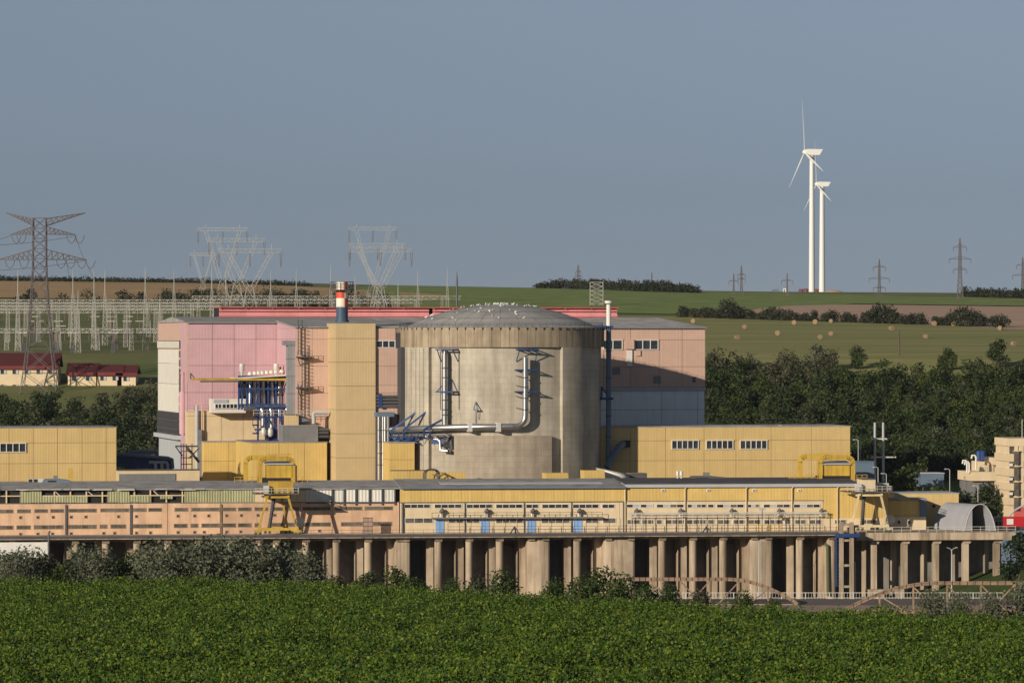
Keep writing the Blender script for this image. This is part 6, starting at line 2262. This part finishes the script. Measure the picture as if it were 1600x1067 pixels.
# gantries of the switchyard
for i, (Y, r, x0, x1, cols, lab) in enumerate((
        (1420, 520, -40, 262, (10, 92, 152, 205), 'lowest pale lattice gantry in front of the switchyard'),
        (1450, 489, -40, 300, (28, 90, 146, 196, 252), 'nearest long pale lattice gantry across the switchyard'),
        (1500, 484, -40, 345, (12, 60, 120, 180, 243, 290, 335), 'second long pale lattice gantry behind the nearest one'),
        (1560, 479, -40, 345, (40, 110, 170, 232, 300), 'third pale lattice gantry of the switchyard'),
        (1620, 474, -40, 660, (80, 200, 310, 420, 520, 590, 650), 'longest pale lattice gantry reaching behind the chimney'),
        (1680, 468, 300, 720, (350, 430, 470, 560, 615, 690), 'farthest pale lattice gantry right of the pylon'))):
    o = thing('switchyard_gantry', lab, 'gantry', wp((x0 + x1) / 2, r, Y), 'gantries of the switchyard', 'w')
    zb_ = wp(0, r, Y).z
    m = MB()
    a, b = wp(x0, r, Y), wp(x1, r, Y)
    truss(m, a, b, 1.3, .15, int((x1 - x0) / 6), 1.3)
    part(m, 'beam', MAT['whitesteel'], o)
    for c in cols:
        q = wp(c, r, Y)
        zg = float(hill(q.x, Y)) - .5
        m = MB()
        lattice(m, q.x, Y + .6, [(zg, .7), (zb_ + 1.3, .45)], .1, .9)
        part(m, 'column', MAT['whitesteel'], o)
    for c in np.arange(x0 + 8, x1, 19):
        q = wp(c, r, Y)
        part(MB().tube([q + Vector((0, .6, 0)), q + Vector((0, .6, -2.4))], .14, 5), 'insulator', MAT['porcelain'], o)
# slanted conductors between the gantries and bus supports
for i in range(26):
    px = random.uniform(-20, 330)
    Y = random.choice((1400, 1430, 1475, 1530, 1590))
    q = wp(px, 0, Y)
    zg = float(hill(q.x, Y))
    o = thing('bus_support', 'dark bus support with tall insulator in the switchyard', 'bus support', (q.x, Y, zg), 'bus supports of the switchyard', 'w')
    m = MB()
    lattice(m, q.x, Y, [(zg - .4, .5), (zg + 3.2, .4)], .16)
    part(m, 'stand', MAT['dsteel'], o)
    part(MB().tube([(q.x, Y, zg + 3.2), (q.x, Y, zg + 6.2)], [.28, .16], 7), 'insulator', MAT['porcelain'], o, True)
    part(MB().beam((q.x - 1.6, Y, zg + 6.2), (q.x + 1.6, Y, zg + 6.2), .18), 'busbar', MAT['steel'], o)

# lightning masts
MASTS = [(28, 418, 1415), (114, 418, 1440), (122, 452, 1400), (147, 421, 1430), (164, 420, 1470), (227, 415, 1425), (250, 458, 1470), (272, 418, 1520), (331, 413, 1480), (353, 421, 1540), (423, 422, 1560), (463, 419, 1600), (517, 411, 1540), (555, 428, 1640), (622, 440, 1600), (653, 420, 1620), (699, 417, 1640)]
for i, (px, top, Y) in enumerate(MASTS):
    q = wp(px, top, Y)
    zg = float(hill(q.x, Y)) - .5
    lab = f'pale lightning mast with needle top, {order[i] if i < 16 else "last"} from the left in the switchyard'
    o = thing('lightning_mast', lab, 'mast', (q.x, Y, zg), 'lightning masts of the switchyard', 'w')
    zn = q.z - (q.z - zg) * .32
    m = MB()
    lattice(m, q.x, Y, [(zg, .9), (zn, .3)], .11, 1.0)
    part(m, 'shaft', MAT['whitesteel'], o)
    part(MB().tube([(q.x, Y, zn), (q.x, Y, q.z - 2), (q.x, Y, q.z)], [.2, .13, .04], 6), 'needle', MAT['whitesteel'], o)
q = wp(714, 424, 1640)
o = thing('dark_mast', 'dark thicker mast right of the last lightning mast', 'mast', (q.x, q.y, float(hill(q.x, q.y))), None, 'w')
part(MB().tube([(q.x, q.y, float(hill(q.x, q.y))), (q.x, q.y, q.z - 4), (q.x, q.y, q.z)], [.45, .35, .06], 8), 'pole', MAT['dsteel'], o)
q = wp(546, 388, 1300)


# delta towers behind the switchyard
def delta(px, r_beam, r_waist, x0, x1, Y, lab, mat='farsteel'):
    c = wp(px, r_waist, Y)
    zg = float(hill(c.x, Y))
    o = thing('delta_tower', lab, 'pylon', (c.x, Y, zg), 'delta towers behind the switchyard', 'w')
    zb_, zw = wp(0, r_beam, Y).z, c.z
    hw = (x1 - x0) / 2 / F * Y
    xc = wp((x0 + x1) / 2, 0, Y).x
    m = MB()
    lattice(m, xc, Y, [(zg - 1, hw * .34), (zw, hw * .10)], .13, .7)
    part(m, 'body', MAT[mat], o)
    for s_ in (-1, 1):
        m = MB()
        for dy in (-.5, .5):
            A0, A1 = Vector((xc + s_ * .2, Y + dy, zw)), Vector((xc + s_ * hw * .62, Y + dy, zb_))
            B0, B1 = Vector((xc + s_ * hw * .16, Y + dy, zw)), Vector((xc + s_ * hw * .74, Y + dy, zb_))
            m.beam(A0, A1, .13).beam(B0, B1, .13)
            for k in range(7):
                m.beam(A0.lerp(A1, k / 7), B0.lerp(B1, (k + 1) / 7), .07).beam(B0.lerp(B1, k / 7), A0.lerp(A1, k / 7), .07)
        m.beam((xc + s_ * hw * .68, Y, zb_), (xc + s_ * hw * .68, Y, zb_ + 3.0), .2)
        part(m, 'fork_arm', MAT[mat], o)
    m = MB()
    truss(m, (xc - hw, Y - .5, zb_), (xc + hw, Y - .5, zb_), 1.4, .12, 14, 1.0)
    part(m, 'beam', MAT[mat], o)
    for s_ in (-.98, 0, .98):
        for d in (-.35, .35):
            part(MB().tube([(xc + s_ * hw + d, Y, zb_), (xc + s_ * hw + d * .3, Y, zb_ - 5.2)], .09, 5), 'insulator_string', MAT['porcelain'], o)
    return o


delta(348, 361, 438, 309, 387, 1950, 'leftmost tall delta tower of the left cluster')
delta(369, 378, 442, 326, 414, 1800, 'delta tower with second highest beam in the left cluster')
delta(390, 395, 448, 341, 440, 1640, 'nearest and lowest delta tower of the left cluster')
delta(318, 400, 440, 297, 338, 2150, 'small far delta tower at the left of the left cluster')
delta(582, 360, 440, 545, 620, 1980, 'tallest delta tower right of the chimney')
delta(596, 394, 448, 545, 644, 1640, 'nearer delta tower with lower beam right of the chimney')
delta(590, 386, 446, 546, 634, 1800, 'middle delta tower right of the chimney')


# pylons on the ridge
def ridge_pylon(px, r_top, r_base, lab, arms, w=.06, mat='brownsteel', Y=None):
    g_ = G(px, r_base) if Y is None else wp(px, r_base, Y)
    Y = g_.y
    o = thing('ridge_pylon', lab, 'pylon', g_, 'pylons along the ridge', 'w')
    zt_ = wp(px, r_top, Y).z
    H_ = zt_ - g_.z
    m = MB()
    lattice(m, g_.x, Y, [(g_.z - 1, H_ * w), (g_.z + H_ * .42, H_ * w * .48), (g_.z + H_ * .86, H_ * w * .34), (zt_, .1)], .26, .9)
    part(m, 'shaft', MAT[mat], o)
    for f, hw in arms:
        z_ = g_.z + H_ * f
        hw = hw / F * Y
        m = MB()
        for s_ in (-1, 1):
            T = (g_.x + s_ * hw, Y, z_)
            m.beam((g_.x, Y, z_), T, .26).beam((g_.x, Y, z_ + H_ * .045), T, .2)
            m.beam((g_.x + s_ * hw * .5, Y, z_), (g_.x + s_ * hw * .5, Y, z_ + H_ * .022), .14)
        part(m, 'crossarm', MAT[mat], o)
        for s_ in (-1, 1):
            part(MB().beam((g_.x + s_ * hw, Y, z_), (g_.x + s_ * hw, Y, z_ - 2.0), .26), 'insulator', MAT['porcelain'], o)


ridge_pylon(903.5, 414, 449, 'thick far pylon standing in the ridge trees', ((.52, 6), (.72, 4)), .1)
ridge_pylon(1018.5, 426, 454, 'thin far pylon at the right part of the ridge trees', ((.5, 8.5),), .05)
ridge_pylon(1146.5, 428, 461, 'left of two far pylons close together on the ridge', ((.66, 7.5),), .05)
ridge_pylon(1158.5, 415, 462, 'taller right one of two far pylons close together', ((.7, 6), (.55, 6)), .06)
ridge_pylon(1230, 427, 463, 'small pylon left of the wind turbine', ((.68, 9),), .05)
ridge_pylon(1374, 405, 467, 'three armed pylon right of the wind turbines', ((.8, 9.5), (.51, 16), (.28, 9.5)), .05)
ridge_pylon(1500, 372, 469, 'largest three armed pylon near the right edge', ((.85, 10.5), (.66, 17), (.49, 10.5)), .05)
ridge_pylon(1598, 402, 465, 'pylon cut by the right picture edge', ((.8, 10), (.55, 16)), .05)
q = G(932, 478)
bt = thing('lattice_box_tower', 'square pale lattice tower standing in the green crop field', 'tower', q, None, 'w')
m = MB()
lattice(m, q.x, q.y, [(q.z - 1, 10 / F * q.y), (wp(932, 441, q.y).z, 10 / F * q.y)], .22, .35)
part(m, 'frame', MAT['whitesteel'], bt)
q = G(1405, 556)
wpole = thing('field_pole', 'bare wooden pole at the lower edge of the hay field', 'pole', q, None, 'w')
part(MB().tube([q, (q.x, q.y, wp(0, 515, q.y).z)], [.3, .22], 8), 'pole', MAT['trunk'], wpole)


# wind turbines
def blade(m, root, d, length, chord, tw):
    d = Vector(d).normalized()
    side = d.cross(Vector((tw[0], tw[1], tw[2]))).normalized()
    th = side.cross(d).normalized()
    n = 9
    base = len(m.v)
    for k in range(n + 1):
        t = k / n
        c = chord * ((.45 + 2.2 * t) if t < .25 else (1.0 - (t - .25) / .75 * .86))
        h = c * (.42 if t < .12 else .16)
        p = Vector(root) + d * (length * t)
        for a, b in ((-.35, 0), (0, .5), (.65, 0), (0, -.5)):
            m.v.append(tuple(p + side * c * a + th * h * b))
    for k in range(n):
        for j in range(4):
            j2 = (j + 1) % 4
            m.f.append((base + k * 4 + j, base + k * 4 + j2, base + (k + 1) * 4 + j2, base + (k + 1) * 4 + j))
    m.f.append(tuple(base + n * 4 + j for j in range(4)))


def turbine(px, r_base, r_hub, Y, lab, hubdx, angs, blen):
    b_ = wp(px, r_base, Y)
    z0 = b_.z - 4
    o = thing('wind_turbine', lab, 'wind turbine', (b_.x, Y, b_.z), 'wind turbines on the ridge', 'w')
    zh = wp(px, r_hub, Y).z
    part(MB().tube([(b_.x, Y, z0), (b_.x, Y, zh - 1.6)], [4.9 / F * Y, 3.4 / F * Y], 24), 'tower', MAT['turbine'], o, True)
    x0, x1 = b_.x - 2.8, b_.x + 5.4
    m = MB().prism([(x0, zh - 1.7), (x1 - 1.2, zh - 1.7), (x1 + .6, zh + 1.5), (x0, zh + 1.7)], Y - 1.7, Y + 1.7)
    part(m, 'nacelle', MAT['turbine'], o)
    hub = part(MB().lathe([(.02, 0)], (0, 0, 0), 3) if False else MB().tube([(x0 + .1, Y, zh), (x0 - 1.0, Y, zh), (x0 - 2.0, Y, zh), (x0 - 2.5, Y, zh)], [1.5, 1.6, 1.1, .2], 14), 'hub', MAT['turbine'], o, True)
    for a in angs:
        m = MB()
        # rotor plane is nearly edge-on to the camera
        ax = Vector((-.955, -.295, 0)).normalized()
        e1 = Vector((0, 0, 1))
        e2 = ax.cross(e1)
        d = e1 * math.cos(R(a)) + e2 * math.sin(R(a))
        blade(m, (x0 - 1.2, Y, zh), d, blen, 1.8, ax * .5 + e2 * .1 + Vector((0, 0, .02)))
        part(m, 'blade', MAT['turbine'], o, True)


turbine(1268.5, 458, 238, 2480, 'nearer and taller white wind turbine on the ridge', 0, (8, 128, 248), 30.5)
turbine(1284.5, 455.5, 288, 3150, 'farther and smaller white wind turbine on the ridge', 0, (6, 126, 246), 31)

# containers and sheds by the turbines
for px, r0, r1, w, mt, nm, lab, cat in ((1213, 452, 458.5, 9, 'bluegrey', 'lorry', 'small blue lorry on the ridge left of the turbines', 'lorry'), (1226, 451, 456, 4.5, 'white', 'site_hut', 'tiny white hut on the ridge beside the blue lorry', 'hut'),
                                        (1252, 452, 457, 7, 'darkred', 'container', 'leftmost dark red container at the turbine foot', 'container'), (1260, 451.5, 457, 7, 'darkred', 'container', 'second dark red container at the turbine foot', 'container'),
                                        (1276, 452, 457, 6, 'darkred', 'container', 'dark red container between the two turbine towers', 'container')):
    Y = 2430.0
    a, b = wp(px - w / 2, r0, Y), wp(px + w / 2, r1, Y)
    o = thing(nm, lab, cat, ((a.x + b.x) / 2, Y, b.z), None, 'w')
    part(MB().box(a.x, b.x, Y, Y + 2.5, b.z - .8, a.z), 'body', MAT[mt], o)
    if nm == 'lorry':
        part(MB().box(a.x - .9, a.x - .05, Y, Y + 2.4, b.z - .6, a.z - .5), 'cab', MAT['bluegrey'], o)
        for d in (.3, 2.2):
            part(MB().tube([(a.x + d, Y - .1, b.z - .5), (a.x + d, Y + .3, b.z - .5)], .45, 10), 'wheel', MAT['rubber'], o)
    else:
        part(MB().box(a.x - .05, b.x + .05, Y - .05, Y + 2.55, a.z, a.z + .12), 'roof', MAT[mt], o)
        part(MB().box(a.x + .3, a.x + 1.0, Y - .04, Y - .005, b.z - .6, a.z - .4), 'door', MAT['bluegrey'], o)
mb = MB()
q = wp(1302, 455.5, 2440)
mb.lathe([(7, -1.5), (4.5, .1), (2.2, .7), (.1, .9)], (q.x, q.y, q.z), 14)
struct(mb, 'soil_mound', MAT['plough'], 'w', True)

# round straw bales
BALES = [(1064, 491, 'bale in the crop corner beside the hedge'), (1085, 493, 'bale small and far left of the hedge'), (1111, 493.5, 'pair-like bale lying in front of the hedge end'), (1083, 504, 'bale nearest above the pink hall corner'),
         (1163, 513, 'bale low in the field right of the pink hall roof'), (1152, 530, 'bale closest to the pink hall wall'), (1215, 523, 'bale in the middle of the hay field'), (1241, 506.5, 'bale below the small pylon near the hedge'),
         (1274, 505.5, 'bale straight below the taller wind turbine'), (1299, 503.5, 'bale at the hedge right of the turbines'), (1281, 529, 'bale low in the field above the silvery tree'), (1298, 523.5, 'bale just above and right of another above the silvery tree'),
         (1393, 515.5, 'bale left of the wooden pole'), (1459.5, 508, 'bale against the hedge below the large pylon'), (1491, 509, 'bale partly hidden by the right hedge'), (1446, 528, 'bale right of the wooden pole low in the field'), (1563, 515, 'bale alone at the right of the hedge'), (1584, 540, 'bale at the dark trees near the right edge')]
for px, r, lab in BALES:
    q = G(px, r + 2)
    o = thing('straw_bale', 'round straw ' + lab, 'bale', q, 'straw bales on the hay field', 'w')
    a = random.uniform(-.5, .5)
    rad = .85 * random.uniform(.9, 1.1)
    dx, dy = math.sin(a) * .6, -math.cos(a) * .6
    c = Vector((q.x, q.y, q.z + rad + .2))
    part(MB().tube([c - Vector((dx, dy, 0)), c + Vector((dx, dy, 0))], rad, 18), 'roll', MAT['bale'], o)
    part(MB().tube([c + Vector((dx, dy, 0)), c + Vector((dx * 1.06, dy * 1.06, 0))], [rad * .72, rad * .66], 16), 'spiral_face', MAT['bale'], o)

# overhead wires
def wire(name, label, pts_pairs, r=.045, sag=4.0):
    m = MB()
    for a, b in pts_pairs:
        a, b = Vector(a), Vector(b)
        m.tube([a.lerp(b, k / 12) - Vector((0, 0, sag * 4 * (k / 12) * (1 - k / 12))) for k in range(13)], r, 4, False)
    o = struct(m, name, MAT['dsteel'], 'w', False, 'stuff', label)


wire('pylon_wires', 'thin power lines falling from the dark pylon to the switchyard',
     [((pxx(118), Yp, pz(369)), wp(136, 412, 1420)), ((pxx(134), Yp, pz(408)), wp(152, 440, 1420)), ((pxx(104), Yp, pz(408)), wp(112, 450, 1420)),
      ((pxx(15), Yp, pz(369)), wp(-60, 380, 1290)), ((pxx(118), Yp, pz(369)), wp(-60, 384, 1280)), ((pxx(0), Yp, pz(407)), wp(-60, 410, 1290)), ((pxx(134), Yp, pz(407)), wp(-60, 424, 1280))], .05, .8)

# ---------------------------------------------------------------- evening haze over the whole place
hz_ = bpy.data.materials.new('evening_haze')
hz_.use_nodes = True
hz_.node_tree.nodes.remove(hz_.node_tree.nodes['Principled BSDF'])
pv = hz_.node_tree.nodes.new('ShaderNodeVolumePrincipled')
pv.inputs['Color'].default_value = (.80, .87, 1.0, 1)
pv.inputs['Density'].default_value = .000014
hz_.node_tree.links.new(pv.outputs[0], hz_.node_tree.nodes['Material Output'].inputs['Volume'])
mb = MB().box(-2600, 2600, -150, 14500, -16, 190)
o = struct(mb, 'haze', hz_, 'w', False, 'stuff', 'thin bluish evening haze between the camera and the hills')
